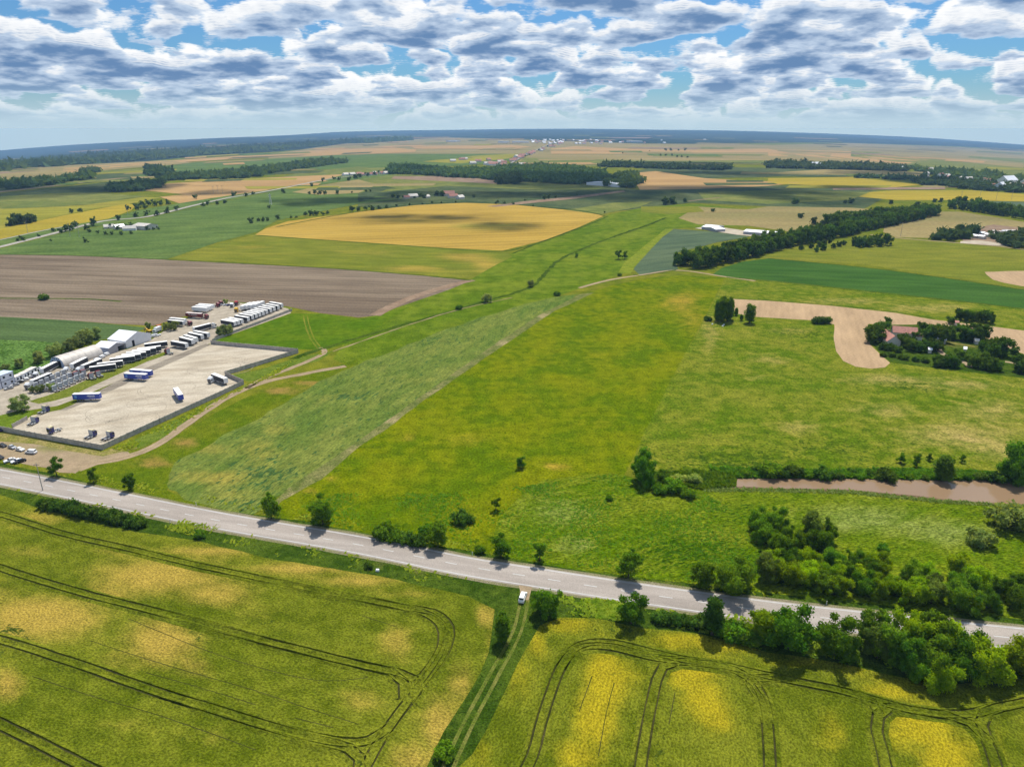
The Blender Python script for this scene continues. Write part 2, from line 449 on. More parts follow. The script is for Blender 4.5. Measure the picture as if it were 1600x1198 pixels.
M_apron = field_mat('dark compacted strip', C(164,152,136), C(188,176,156), big=9, mid=3, fine=0.7, ang=R(35), stretch=5, bump=0.03, fineamt=0.18)
M_dirt = field_mat('bare dirt', C(206,180,146), C(190,168,134), C(150,148,86), big=9, mid=2.6, fine=0.5, bump=0.05, fineamt=0.16)
M_track = field_mat('worn track', C(196,172,134), C(176,158,118), C(140,140,70), big=8, mid=1.8, fine=0.4, bump=0.06, fineamt=0.2)
M_trampled = field_mat('wheel rut', C(70,74,34), C(96,92,52), big=8, mid=1.5, fine=0.3, bump=0.08, fineamt=0.4)
M_asphalt = field_mat('worn asphalt', C(196,183,170), C(210,198,186), C(160,152,142), big=30, mid=5, fine=0.25, ang=R(-12), stretch=8, bump=0.005, fineamt=0.14)
M_paint = plain('road paint', C(235,232,226), 0.7, vary=0.12, scale=0.8)
M_concrete = plain('concrete', (0.42,0.38,0.33), 0.9, vary=0.22, scale=0.9)

# ------------------------------------------------------------------ ground sheet
def ground_sheet():
    us = [-25, -8, -3, -2, -1.5]+[(-1.2+0.05*i) for i in range(0, 49)]+[1.5, 2, 3, 8, 25]
    ysl = [-3000, 0, 300]+[600*(15000/600)**(i/70) for i in range(71)]
    vs = []; fs = []
    for y in ysl:
        yy = max(y, 600)
        for u in us:
            x = max(-16000, min(16000, u*yy)); vs.append((x, y, terr(x, y)))
    n = len(us)
    for a in range(len(ysl)-1):
        for k in range(n-1): fs.append((a*n+k, a*n+k+1, (a+1)*n+k+1, (a+1)*n+k))
    bm = bmesh.new(); me = mesh_from('ground', vs, fs); bm.from_mesh(me)
    bmesh.ops.remove_doubles(bm, verts=bm.verts, dist=0.5); bm.to_mesh(me); bm.free()
    o = link('ground', me, M_base); o['kind'] = 'structure'; return o
ground_sheet()

# ------------------------------------------------------------------ fields, far to near (corners are the corners read off the photograph, put on the ground)
F = [
 # name, material, layer, polygon
 ('distant_woodland', M_farblue, 1, [(-80,232),(200,218),(400,205),(560,200),(800,200),(1250,200),(1680,215),(1680,240),(1500,228),(1300,222),(1000,226),(900,222),(760,219),(640,222),(540,228),(420,237),(300,244),(200,254),(90,262),(-80,268)]),
 ('stubble_field', M_tan, 2, [(560,221),(700,214),(860,219),(1000,224),(1210,226),(1330,223),(1500,230),(1680,240),(1680,262),(1500,254),(1300,250),(1000,240),(860,240),(700,240),(560,240),(420,250),(420,240)]),
 ('dry_field', M_orange, 3, [(100,262),(240,252),(330,246),(470,236),(600,228),(650,234),(560,240),(400,246),(230,256),(100,270)]),
 ('dry_field', M_tan, 3, [(-80,268),(100,258),(260,250),(300,254),(160,266),(100,275),(0,286),(-80,290)]),
 ('green_field', M_green1, 3, [(230,262),(300,254),(450,246),(560,240),(560,254),(400,262),(300,268),(200,272)]),
 ('green_field', M_dgreen2, 3, [(-80,300),(0,289),(120,276),(240,264),(300,268),(280,274),(140,285),(0,298),(-80,306)]),
 ('field_track', M_track, 4, [(-20,300.5),(60,292),(140,282),(200,276),(201,277.2),(140,283.6),(60,293.8),(-20,302.5)]),
 ('green_field', M_dgreen2, 3, [(-80,312),(0,302),(140,287),(220,278),(250,286),(232,298),(150,300),(70,304),(-80,318)]),
 ('green_field', M_green1, 3, [(420,250),(560,240),(700,240),(830,240),(800,250),(760,256),(640,262),(560,262),(470,266),(300,272),(300,266)]),
 ('yellow_strip', M_yelgreen, 4, [(660,252),(740,243),(800,240),(830,241),(790,248),(720,255)]),
 ('stubble_strip', M_orange, 4, [(440,240),(560,234),(650,233),(648,237),(560,241),(440,243)]),
 ('stubble_strip', M_orange, 4, [(640,228),(800,226),(830,229),(800,233),(650,232)]),
 ('green_strip', M_green1, 5, [(600,247),(700,242),(740,246),(640,252),(570,253)]),
 ('dry_field', M_tan, 3, [(850,230),(905,226),(1000,228),(1200,232),(1300,240),(1290,256),(1100,256),(900,257),(805,254),(830,240)]),
 ('stubble_strip', M_orange, 4, [(860,232),(900,228),(985,232),(1060,234),(1200,232),(1230,238),(1100,238),(960,240),(860,240)]),
 ('green_strip', M_green2, 4, [(820,246),(900,248),(1040,251),(1180,250),(1290,252),(1290,257),(1000,255),(810,254)]),
 ('dry_field', M_orange, 3, [(1200,233),(1330,236),(1460,248),(1420,256),(1290,246),(1200,243)]),
 ('green_field', M_green2, 3, [(1330,236),(1600,248),(1680,252),(1680,286),(1500,272),(1440,262),(1400,252),(1330,244)]),
 ('stubble_strip', M_tan, 4, [(1400,236),(1500,244),(1600,254),(1600,262),(1480,250),(1360,240)]),
 ('dry_field', M_tan, 3, [(1080,246),(1290,243),(1420,257),(1300,258),(1160,256)]),
 # mid distance
 ('wheat_field', M_orange, 3, [(228,297),(262,286),(400,278),(552,271),(500,283),(440,292),(400,300),(330,309),(285,318),(250,307),(290,303)]),
 ('pasture_field', M_green2, 3, [(470,268),(560,260),(660,260),(600,268),(540,272),(440,276)]),
 ('bean_field', M_green2, 3, [(-80,316),(0,306),(150,300),(225,306),(150,319),(0,325),(-80,332)]),
 ('mustard_field', M_yelgreen, 3, [(-80,334),(0,325),(130,320),(225,307),(252,308),(212,316),(150,325),(100,335),(0,358),(-80,372)]),
 ('wheat_field', M_yel, 4, [(-80,378),(0,357),(100,336),(200,317),(214,320),(205,328),(170,341),(75,357),(0,373),(-80,390)]),
 ('roadside_meadow', M_green1, 3, [(-80,390),(0,373),(75,357),(170,341),(215,328),(330,309),(400,299),(470,289),(540,272),(620,272),(540,282),(400,303),(240,337),(80,367),(-80,404)]),
 ('wheat_field', M_green1, 4, [(-80,408),(80,368),(240,338),(400,304),(470,292),(560,300),(640,308),(560,318),(432,344),(400,362),(340,378),(262,404),(100,398),(-80,402)]),
 ('dry_field', M_tan, 5, [(455,300),(505,288),(560,280),(590,288),(560,301),(500,304)]),
 ('pasture_field', M_green2, 4, [(540,282),(620,272),(700,272),(800,276),(960,290),(930,296),(840,296),(700,290),(590,300),(560,302)]),
 ('ploughed_strip', M_brownedge, 5, [(615,275),(700,275),(780,281),(775,287),(700,283),(610,279)]),
 ('pasture_field', M_dgreen2, 4, [(560,302),(600,290),(700,290),(840,296),(960,292),(1000,300),(940,330),(860,325),(725,318),(600,325),(560,322)]),
 ('gravel_lane', M_brownedge, 6, [(760,322),(820,314),(900,306),(975,297),(978,299),(900,310),(820,318),(775,323)]),
 ('stubble_field', M_orange, 4, [(985,270),(1025,267),(1100,278),(1190,283),(1290,281),(1200,290),(1090,295),(1000,296)]),
 ('pasture_field', M_dgreen2, 3, [(960,292),(1000,296),(1090,295),(1200,290),(1250,288),(1400,300),(1340,330),(1200,322),(1080,316),(940,332)]),
 ('dry_field', M_tan, 4, [(1180,326),(1200,325),(1290,333),(1370,327),(1440,330),(1320,350),(1280,366),(1230,362)]),
 ('pasture_field', M_dgreen2, 3, [(1040,258),(1200,262),(1290,264),(1300,268),(1200,276),(1100,278),(985,268)]),
 ('dry_field', M_yel, 4, [(1200,278),(1330,276),(1440,288),(1380,294),(1290,290),(1200,286)]),
 ('dry_field', M_tan, 4, [(1290,264),(1360,264),(1440,272),(1430,277),(1330,272),(1200,274),(1200,270)]),
 ('wheat_field', M_yel, 4, [(1300,303),(1400,297),(1520,297),(1680,308),(1680,316),(1500,312),(1400,312)]),
 ('green_field', M_grgreen, 4, [(1480,313),(1680,316),(1680,334),(1560,326),(1500,320)]),
 ('dry_field', M_tan, 4, [(1385,345),(1455,330),(1500,330),(1600,346),(1680,356),(1680,380),(1500,372),(1400,370),(1380,362)]),
 ('pasture_field', M_goldgreen, 4, [(1190,400),(1290,378),(1400,371),(1500,379),(1600,390),(1680,396),(1680,465),(1500,434),(1350,412),(1200,403)]),
 ('lush_meadow', M_lush, 3, [(520,560),(560,500),(735,436),(800,395),(880,366),(950,335),(1010,322),(1090,318),(1190,330),(1180,352),(1050,356),(1010,395),(990,420),(870,462),(740,500),(650,540),(560,575)]),
 ('dry_pasture', M_tan, 4, [(1090,322),(1190,328),(1230,345),(1240,362),(1170,352),(1090,350),(1060,340)]),
]
sg = random.Random(21)
mats_far = [M_tan, M_orange, M_tan, M_green2, M_green1, M_yelgreen, M_dgreen2, M_tan, M_brownedge]
for k in range(95):
    u_ = sg.random(); yy_ = 213+(u_**1.3)*80; xx_ = sg.uniform(-40, 1600)
    bend = 4.15e-5*(xx_-870)**2*(1 if yy_ < 235 else max(0, (290-yy_)/55))
    if yy_ > 262 and 560 < xx_ < 1010: continue
    w2 = sg.uniform(30, 130)*(0.6+u_); h2 = sg.uniform(0.8, 1.6)+(yy_-210)*0.035; sl_ = 8.3e-5*(xx_-870)*(1 if yy_ < 235 else max(0, (290-yy_)/55)); sk = sg.uniform(-10, 10)
    y0_ = yy_+bend
    F.append(('far_strip', sg.choice(mats_far), 5, [(xx_, y0_), (xx_+w2, y0_+sl_*w2+sg.uniform(-.8, .8)), (xx_+w2+sk, y0_+sl_*w2+h2*sg.uniform(.6, 1.1)), (xx_+sk, y0_+h2)]))
for k in range(110):
    if k < 70: xx_ = sg.uniform(150, 1600); yy_ = sg.uniform(207.5, 221)
    else: xx_ = sg.uniform(-60, 420); yy_ = sg.uniform(214, 240)-max(0, xx_)*0.045
    bend = 4.15e-5*(xx_-870)**2; w2 = sg.uniform(14, 80); h2 = sg.uniform(0.5, 1.1); sl_ = 8.3e-5*(xx_-870); y0_ = yy_+bend*0.96
    F.append(('far_clearing', sg.choice([M_tan, M_green2, M_woods, M_dgreen2, M_woods, M_orange]), 5, [(xx_, y0_), (xx_+w2, y0_+sl_*w2), (xx_+w2+3, y0_+sl_*w2+h2), (xx_+3, y0_+h2)]))
for pl_, mt_, ly_ in (([(1090,300),(1240,296),(1360,300),(1330,312),(1200,318),(1100,312)], M_green2, 4), ([(1140,330),(1200,322),(1330,324),(1400,330),(1300,336),(1240,338)], M_tan, 5), ([(1000,322),(1090,322),(1100,330),(1040,334),(1000,330)], M_goldgreen, 5), ([(870,330),(960,316),(1020,314),(1000,322),(940,334)], M_green2, 4), ([(0,306),(120,300),(230,306),(100,322),(0,326)], M_green2, 4)):
    F.append(('pasture_patch', mt_, ly_, pl_))
fields = {}
for fi, (nm, mt, ly, pl) in enumerate(F): fields.setdefault(nm, []).append(sheet(nm, pl, mt, ly+fi*0.0035, seg=18, jit=0.6, grid=None))

sheet('golden_wheat_field', [(398,366),(415,356),(450,345),(550,332),(650,320),(725,316.5),(800,319),(880,327),(945,336),(900,356),(850,375),(785,391),(700,387),(600,380),(480,372)], M_gold, 6, seg=10, jit=0.4, grid=14,
      tint=[(760,352,60,6,0.8),(640,345,60,5,0.4),(830,345,40,8,0.3)])
sheet('barley_strip', [(262,404),(340,380),(398,366),(480,372),(600,380),(700,387),(785,391),(800,400),(765,418),(738,434),(640,427),(500,417),(380,409)], M_goldgreen, 5, seg=8, jit=0.4, grid=12,
      tint=[(730,400,50,10,0.9),(760,412,30,10,0.9),(650,418,50,5,0.8),(560,395,60,4,0.4),(380,385,50,5,0.5)])
sheet('ploughed_field', [(-80,394),(0,397),(100,398),(200,402),(300,407),(500,417.5),(640,428),(736,437),(700,452),(660,466),(620,480),(590,492),(560,495),(500,488),(452,478),(360,470),(345,471),(330,478),(292,492),(240,508),(180,505),(100,499),(0,494),(-80,492)], M_brown, 5, seg=8, jit=0.5, grid=12)
ribbon('soil_headland', [(738,436.5),(700,446),(655,460),(615,476),(585,492)], 7, M_brownedge, 6, jit=0.6)
ribbon('grass_balk', [(-60,464),(0,465),(60,465.5),(130,466),(190,470)], 2.2, M_verge, 6, jit=0.5)
sheet('maize_field', [(-80,492),(0,494),(100,499),(178,506),(232,511),(200,522),(150,532),(118,538),(60,532),(0,530),(-80,528)], M_maize1, 6, seg=6, grid=10)
sheet('sunflower_field', [(-80,528),(0,530),(60,532),(118,538),(100,552),(72,570),(40,580),(0,590),(-80,606)], M_maize2, 6, seg=6, grid=10)
sheet('grey_green_field', [(988,418),(995,410),(1012,394),(1040,362),(1052,357),(1110,361),(1172,369),(1120,378),(1058,394),(1056,410),(1060,420),(1000,429)], M_grgreen, 6, seg=5, jit=0.2, grid=10)
sheet('bright_grass_strip', [(966,425),(975,410),(1005,385),(1040,357),(1053,357),(1035,370),(1012,394),(992,416),(985,427)], field_mat('bright strip', C(136,154,40), C(150,160,50), big=20, bump=0), 7, seg=5, jit=0.2)
ribbon('field_lane', [(905,449),(950,437),(1000,429),(1060,421.5),(1130,431),(1180,438)], 3.0, M_dirt, 7, jit=0.2)
sheet('dark_green_field', [(1112,429),(1128,418),(1160,408),(1200,403),(1300,412),(1400,423),(1500,437),(1600,452),(1700,468),(1700,496),(1600,481),(1500,469),(1380,456),(1250,442),(1135,431)], M_dkgreen, 6, seg=6, jit=0.2, grid=12)
sheet('stony_patch', [(1540,424),(1600,422),(1680,430),(1680,452),(1600,446),(1550,436)], M_soilpink, 5, seg=5, jit=2.5)
# the large meadows
sheet('rough_meadow', [(1135,431),(1250,442),(1380,456),(1500,469),(1600,481),(1750,503),(1760,800),(1700,775),(1550,750),(1300,744),(1120,742),(1050,745),(1000,760),(985,700),(1040,600),(1090,520)], M_right, 3, seg=8, jit=0.6, grid=5,
      tint=[(1500,680,110,22,0.6),(1540,640,80,25,0.5),(1380,640,60,14,0.5),(1250,665,50,12,0.5),(1200,560,40,10,0.45),(1110,520,16,30,0.5),(1400,592,90,9,0.7),(1560,700,60,16,0.7),(1320,470,80,6,0.5),(1450,480,80,8,0.5),(1180,590,20,8,0.5),(1500,600,80,10,0.6),(1230,515,50,6,0.4),(1512,683,22,6,1.1)],
      dark=[(1150,720,120,20,0.7),(1300,700,90,18,0.5),(1420,603,40,6,0.9),(1250,520,60,8,0.5)])
sheet('plot_meadow', [(432,776),(500,745),(560,692),(597,670),(635,640),(720,580),(800,527),(868,480),(905,460),(960,444),(1010,434),(1060,429),(1133,432),(1095,505),(1045,600),(985,720),(960,770),(925,850),(908,892),(860,882),(800,873),(740,862),(640,846),(560,832),(470,815),(430,806),(415,790)], M_plot, 4, seg=5, jit=0.5, grid=4,
      tint=[(1065,470,30,18,0.75),(1080,500,25,20,0.5),(870,727,18,4,1.0),(640,683,16,4,1.0),(484,769,14,4,1.1),(510,748,8,4,1.1),(740,690,60,15,0.35),(940,660,60,10,0.3),(1010,450,40,6,0.3),(900,560,50,16,0.25),(590,800,40,8,0.3)],
      dark=[(610,830,80,10,0.7),(780,845,50,10,0.5),(550,770,60,14,0.2),(700,600,60,8,0.2),(820,800,50,18,0.3)])
sheet('lodged_grass', [(800,790),(850,752),(900,742),(960,735),(985,740),(1000,765),(1080,760),(1150,764),(1220,764),(1330,768),(1400,772),(1475,781),(1550,788),(1720,800),(1740,960),(1600,968),(1480,960),(1330,950),(1200,930),(1060,914),(908,893),(850,880),(800,872),(770,850),(780,815)], M_lodged, 5, seg=5, jit=3.0, grid=4,
      tint=[(870,800,60,30,0.5),(900,850,40,20,0.5),(1350,810,120,24,0.6),(1480,830,80,22,0.6),(1200,765,60,4,0.4)],
      dark=[(1080,860,80,25,0.9),(1150,800,60,18,0.5),(1000,790,50,18,0.3),(1180,880,60,20,0.8)])
sheet('rapeseed_strip', [(262,742),(285,715),(312,702),(345,682),(400,655),(455,622),(505,592),(560,568),(620,545),(690,516),(760,492),(820,475),(866,463),(905,459),(868,481),(800,528),(720,581),(635,641),(597,671),(560,693),(500,746),(432,777),(414,795),(395,803),(340,795),(290,780),(262,765)], M_pea, 5.3, seg=3, jit=1.5, grid=4,
      tint=[(330,745,50,12,0.9),(330,700,40,10,0.7),(400,700,40,20,0.6),(440,670,40,14,0.5),(500,620,40,10,0.4),(640,590,40,8,0.35),(370,775,40,10,0.5)],
      dark=[(420,740,40,20,0.6),(390,785,30,10,0.4),(560,620,40,8,0.4),(700,530,60,6,0.3)])
sheet('field_margin', [(414,796),(450,762),(500,728),(560,688),(620,645),(700,588),(780,532),(850,487),(880,472),(905,459),(930,456),(868,484),(800,530),(722,583),(637,643),(599,673),(562,696),(502,748),(440,782),(425,800)], M_peaedge, 6, seg=4, jit=0.5, grid=4,
      tint=[(620,655,40,6,0.9),(790,535,20,5,0.9),(850,493,14,5,0.9),(690,610,20,5,0.9),(470,770,30,6,0.7),(560,700,20,5,0.6)])
sheet('roadside_meadow', [(170,715),(205,708),(260,690),(330,648),(400,612),(470,588),(560,560),(560,568),(505,592),(455,622),(400,655),(312,702),(270,735),(262,765),(320,790),(395,803),(410,806),(350,800),(300,792),(200,770),(130,752),(100,742),(120,730)],
      field_mat('slope grass', C(104,128,14), C(124,136,24), C(186,152,80), big=14, mid=3, fine=0.5, bump=0.15, dark=C(70,104,16), darkt=0.6), 4, seg=4, jit=0.4, grid=4,
      tint=[(290,690,26,8,0.8),(240,722,26,8,0.9),(440,610,30,6,0.9),(350,665,20,6,0.4),(310,740,20,10,0.5),(480,598,30,4,0.8)])
sheet('bank_grass', [(165,706),(200,690),(300,642),(380,606),(390,596),(360,585),(400,578),(470,556),(520,548),(500,562),(440,578),(390,596),(350,622),(300,655),(262,680),(225,697),(180,709)],
      field_mat('weedy bank', C(110,136,36), C(134,150,56), C(170,170,90), big=8, mid=2, fine=0.4, bump=0.25, dark=C(70,104,26), darkt=0.58), 5, seg=4, jit=0.4, grid=4)
sheet('paddock', [(334,532),(455,489),(500,489),(560,497),(585,494),(640,478),(560,530),(510,545),(470,545),(400,539),(335,534)], field_mat('paddock grass', C(92,128,14), C(112,138,20), C(150,160,60), big=20, mid=4, fine=0.6, bump=0.1, fineamt=0.25), 5, seg=4, jit=0.3, grid=8)
# soil with the farm, river
sheet('bare_soil_field', [(1140,466),(1200,469),(1300,477),(1400,488),(1455,498),(1540,508),(1700,528),(1700,565),(1600,552),(1560,536),(1535,524),(1500,516),(1450,505),(1400,508),(1358,505),(1354,520),(1360,538),(1378,555),(1391,566),(1383,573),(1362,575),(1338,572),(1318,563),(1307,548),(1303,530),(1304,506),(1280,500),(1225,497),(1180,494),(1150,489)], M_soilpink, 5, seg=4, jit=0.3, grid=6)
sheet('farm_garden', [(1356,506),(1400,506),(1450,506),(1500,516),(1535,526),(1560,538),(1600,553),(1700,567),(1700,600),(1600,590),(1500,578),(1440,572),(1391,565),(1372,548),(1357,530)], M_verge, 6, seg=4, jit=0.8, grid=5, tint=[(1490,535,14,6,0.9),(1410,530,12,5,0.5),(1520,540,14,4,0.9)])
ribbon('farm_path', [(1462,540),(1475,553),(1500,562),(1512,568),(1515,573)], 2.6, M_dirt, 7, jit=0.3)
ribbon('farm_path', [(1570,564),(1590,567),(1640,572)], 2.8, M_dirt, 7, jit=0.3)
M_water = bpy.data.materials.new('muddy water'); M_water.use_nodes = True
_b = M_water.node_tree.nodes['Principled BSDF']; _t = NT(M_water.node_tree)
_b.inputs['Base Color'].default_value = C(182,150,116)+(1,); _b.inputs['Roughness'].default_value = 0.12; _b.inputs['Specular IOR Level'].default_value = 0.35
_g = _t.new('ShaderNodeNewGeometry'); _n = _t.noise(_g.outputs['Position'], 1.2, 3, 0.6)
_bp = _t.new('ShaderNodeBump'); _bp.inputs['Strength'].default_value = 0.15; _bp.inputs['Distance'].default_value = 0.05; _t.l.new(_n, _bp.inputs['Height']); _t.l.new(_bp.outputs[0], _b.inputs['Normal'])
M_mud = field_mat('river bank mud', C(120,104,76), C(140,120,90), big=8, mid=2, bump=0.05)
riv = [(1150,748),(1175,747),(1200,747),(1300,747),(1400,748.5),(1475,750.5),(1550,749),(1610,758),(1750,775),(1750,810),(1600,787.5),(1550,785),(1475,779),(1400,770),(1325,764),(1200,761.5),(1150,759)]
sheet('river_bank', [(1138,743),(1200,742),(1300,742),(1400,743),(1475,745),(1550,743),(1612,752),(1760,769),(1760,815),(1600,791),(1550,788),(1475,782),(1400,773),(1325,767),(1200,764),(1140,762)], M_mud, 6, seg=3, jit=0.4)
sheet('river', riv, M_water, 8, seg=3, jit=0.5)
sheet('river', [(1099,750),(1108,749),(1112,758),(1102,759)], M_water, 8, seg=2, jit=0.3)
# barley fields in front
barleyL = [(-120,750),(0,770),(70,794),(140,812),(212,828),(312,842),(360,854),(435,872),(500,882),(585,895),(660,912),(733,928),(776,950),(773,975),(766,1018),(752,1050),(733,1085),(715,1115),(696,1142),(668,1198),(640,1270),(-200,1270)]
sheet('barley_field', barleyL, M_wheatL, 4, seg=3, jit=0.35, grid=2.5,
      tint=[(250,900,110,28,1.0),(330,925,70,25,0.8),(60,960,100,32,1.0),(170,925,60,25,0.7),(255,1000,60,40,1.0),(300,1040,40,20,0.7),(190,1030,40,15,0.5),(10,1070,30,25,1.0),(0,930,40,30,0.5),(470,887,80,10,0.9),(560,905,70,12,0.8),(640,925,60,10,0.5),(620,1000,30,30,0.65),(760,960,20,22,0.9),(765,1000,12,30,0.6),(720,1070,25,40,0.8),(690,1130,30,50,0.9),(645,1190,40,30,0.8),(560,1090,40,20,0.5),(200,860,60,10,0.6),(330,860,80,10,0.8),(60,810,60,14,0.6),(40,860,60,12,0.4),(340,1150,80,30,0.35),(180,1130,80,16,0.3),(420,960,60,14,0.35)],
      dark=[(10,998,36,22,1.3),(100,1030,40,14,0.6),(310,990,20,10,0.9),(130,900,40,18,0.4),(430,975,50,16,0.4),(240,1100,100,30,0.2)])
barleyR = [(873,962),(930,963),(975,972),(1010,978),(1060,984),(1100,988),(1150,1000),(1200,1014),(1270,1024),(1330,1036),(1400,1052),(1480,1068),(1560,1056),(1640,1058),(1900,1090),(1900,1290),(660,1290),(712,1200),(738,1176),(770,1115),(800,1050),(817,1018),(842,975)]
sheet('barley_field', barleyR, M_wheatR, 4, seg=3, jit=0.35, grid=2.5,
      tint=[(945,1060,28,50,1.2),(930,1120,30,50,1.1),(905,1180,40,30,0.9),(980,1050,30,30,0.6),(1080,1050,40,22,1.1),(1100,1090,35,30,0.9),(1120,1120,25,20,0.9),(880,975,50,12,0.8),(840,1000,16,30,0.7),(810,1060,14,40,0.7),(1060,1000,50,14,0.9),(1130,1010,60,12,0.7),(1240,1035,60,10,0.5),(1390,1075,50,12,0.8),(1440,1130,50,30,1.1),(1480,1180,40,40,1.1),(1400,1150,40,25,0.7),(1300,1140,30,40,0.6),(1540,1160,40,30,0.6),(1340,1040,40,10,0.7),(750,1170,20,30,0.6)],
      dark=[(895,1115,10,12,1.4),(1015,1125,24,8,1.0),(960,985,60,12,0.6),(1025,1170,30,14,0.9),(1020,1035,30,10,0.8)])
# verges and the grass track between the two barley fields
sheet('road_verge', [(-120,742),(0,754),(100,772),(200,793),(300,813),(400,834),(500,852),(600,873),(735,900),(815,910),(835,912),(969,934),(1080,950),(1181,964),(1253,973),(1400,990),(1561,1007),(1700,1025),(1900,1050),(1900,1092),(1640,1060),(1560,1058),(1480,1070),(1400,1055),(1330,1039),(1270,1027),(1200,1017),(1150,1003),(1100,990),(1010,980),(975,974),(930,965),(873,964),(843,976),(818,1020),(801,1052),(772,1116),(740,1177),(714,1200),(680,1262),(640,1262),(666,1198),(694,1142),(713,1115),(731,1085),(750,1050),(764,1018),(771,975),(774,951),(733,930),(660,914),(585,897),(500,884),(435,874),(360,856),(312,844),(212,830),(140,814),(70,796),(0,772),(-120,752)], M_verge, 5, seg=3, jit=0.4, grid=3,
      tint=[(600,884,12,5,1.2),(650,890,10,3,0.6),(700,898,60,3,0.3)])
sheet('road_verge', [(-120,722),(0,735),(100,755),(200,776),(300,797),(400,812.5),(560,838),(760,877),(908,902),(1000,914),(1200,942),(1333,958),(1505,977),(1600,984),(1900,1020),(1900,990),(1600,966),(1480,955),(1330,940),(1200,925),(1060,908),(908,890),(800,871),(700,854),(560,829),(470,812),(400,803),(300,790),(200,768),(100,743),(0,722),(-120,705)], M_verge, 6, seg=3, jit=0.3, grid=4, tint=[(150,757,80,4,0.4),(1000,908,200,4,0.4),(600,838,120,3,0.3)])
for pp in ([(-100,746.5),(0,759),(200,798),(360,831),(560,867),(735,904)], [(860,919.5),(969,938),(1181,968.5)]):
    ribbon('mown_strip', pp, 1.6, M_verge, 6, jit=0.3)
# the far highway, its parallel lane and the road into the distant town
M_far_road = field_mat('pale far road', C(214,206,192), C(200,192,180), big=60, mid=20, fine=3, bump=0, fineamt=0.1)
ribbon('far_highway', [(-60,399),(0,385),(80,365),(160,345),(220,339.5),(257,332),(305,320),(360,308),(400,301.5),(450,292),(505,281),(550,275),(600,270),(680,266),(760,262),(790,258),(820,243),(850,229),(868,221)], 7, M_far_road, 7, step=12)
ribbon('far_lane', [(-60,385),(0,374),(60,361),(120,350)], 3, M_far_road, 7, step=12)
ribbon('far_lane', [(1430,262),(1500,271),(1560,279),(1640,288)], 5, M_far_road, 7, step=20)
ribbon('far_lane', [(800,258),(900,258.5),(1000,261),(1100,264)], 6, M_far_road, 7, step=20)
# main road
far_e = [(-160,707),(0,734.5),(100,754),(200,775),(300,796),(400,812),(560,837.5),(760,876),(800,884),(900,899),(997,913.6),(1100,928),(1200,941.8),(1333,957),(1505,976),(1600,984),(1760,1002)]
near_e = [(-160,722),(0,753),(100,772.5),(200,792.5),(300,813),(400,834),(560,862.5),(735,900),(800,906.5),(969,934),(1181,964),(1253,973),(1400,989),(1561,1007),(1600,1010.5),(1760,1030)]
fe, ne = px_line(far_e, 4), px_line(near_e, 4)
def resample(l, n):
    d = [0]
    for a, b in zip(l, l[1:]): d.append(d[-1]+(b-a).length)
    out = []; j = 0
    for i in range(n):
        s_ = d[-1]*i/(n-1)
        while j < len(d)-2 and d[j+1] < s_: j += 1
        out.append(l[j].lerp(l[j+1], (s_-d[j])/max(1e-6, d[j+1]-d[j])))
    return out
NR = 90
fr, nr = resample(fe, NR), resample(ne, NR)
ctr = [(a+b)/2 for a, b in zip(fr, nr)]
for _ in range(4): ctr = [ctr[0]]+[(ctr[i-1]+ctr[i]*2+ctr[i+1])/4 for i in range(1, NR-1)]+[ctr[-1]]
wid = sorted((a-b).length for a, b in zip(fr, nr))[NR//2]
print('road width by photo', round(wid, 2), 'spread', [round((a-b).length, 1) for a, b in zip(fr, nr)][::9])
ctr = smooth_line(ctr, 2.0)
HW = min(4.6, max(3.6, wid/2))
road = link('road', ribbon_mesh('road', ctr, [(-HW-0.5, 0), (-HW+0.3, 0.02), (0, 0.05), (HW-0.3, 0.02), (HW+0.5, 0)], 8), M_asphalt); road['kind'] = 'structure'
M_shoulder = field_mat('gravel shoulder', C(170,160,130), C(150,148,100), C(120,130,50), big=6, mid=1.5, fine=0.3)
for s_ in (-1, 1):
    e = offsets(ctr, s_*(HW-0.12))
    o = link('edge_line', ribbon_mesh('edge_line', e, [(-0.16, 0.036), (0.16, 0.036)], 8), M_paint); o['kind'] = 'structure'; o.parent = road
    e = offsets(ctr, s_*(HW+0.9))
    o = link('road_shoulder', ribbon_mesh('road_shoulder', e, [(-0.55, 0.0), (0.55, 0.0)], 7, 0.3), M_shoulder); o['kind'] = 'structure'
# centre dashes: separate painted dashes, 3 m long every 9.2 m
acc = 0.0; i = 0; dashes = 0
cum = [0.0]
for a, b in zip(ctr, ctr[1:]): cum.append(cum[-1]+(b-a).length)
s_ = 2.0
while s_ < cum[-1]-4:
    seg = []
    for q in range(4):
        t_ = s_+q*1.0
        j = max(0, np.searchsorted(cum, t_)-1); j = min(int(j), len(ctr)-2)
        seg.append(ctr[j].lerp(ctr[j+1], (t_-cum[j])/(cum[j+1]-cum[j])))
    o = link('centre_dash', ribbon_mesh('centre_dash', seg, [(-0.13, 0.056), (0.13, 0.056)], 8), M_paint); o.parent = road
    s_ += 8.6; dashes += 1
sheet('junction_apron', [(809,909.5),(833,913),(830,922),(826,936),(812,936),(813,921)], M_dirt, 9, seg=2, jit=0.15)

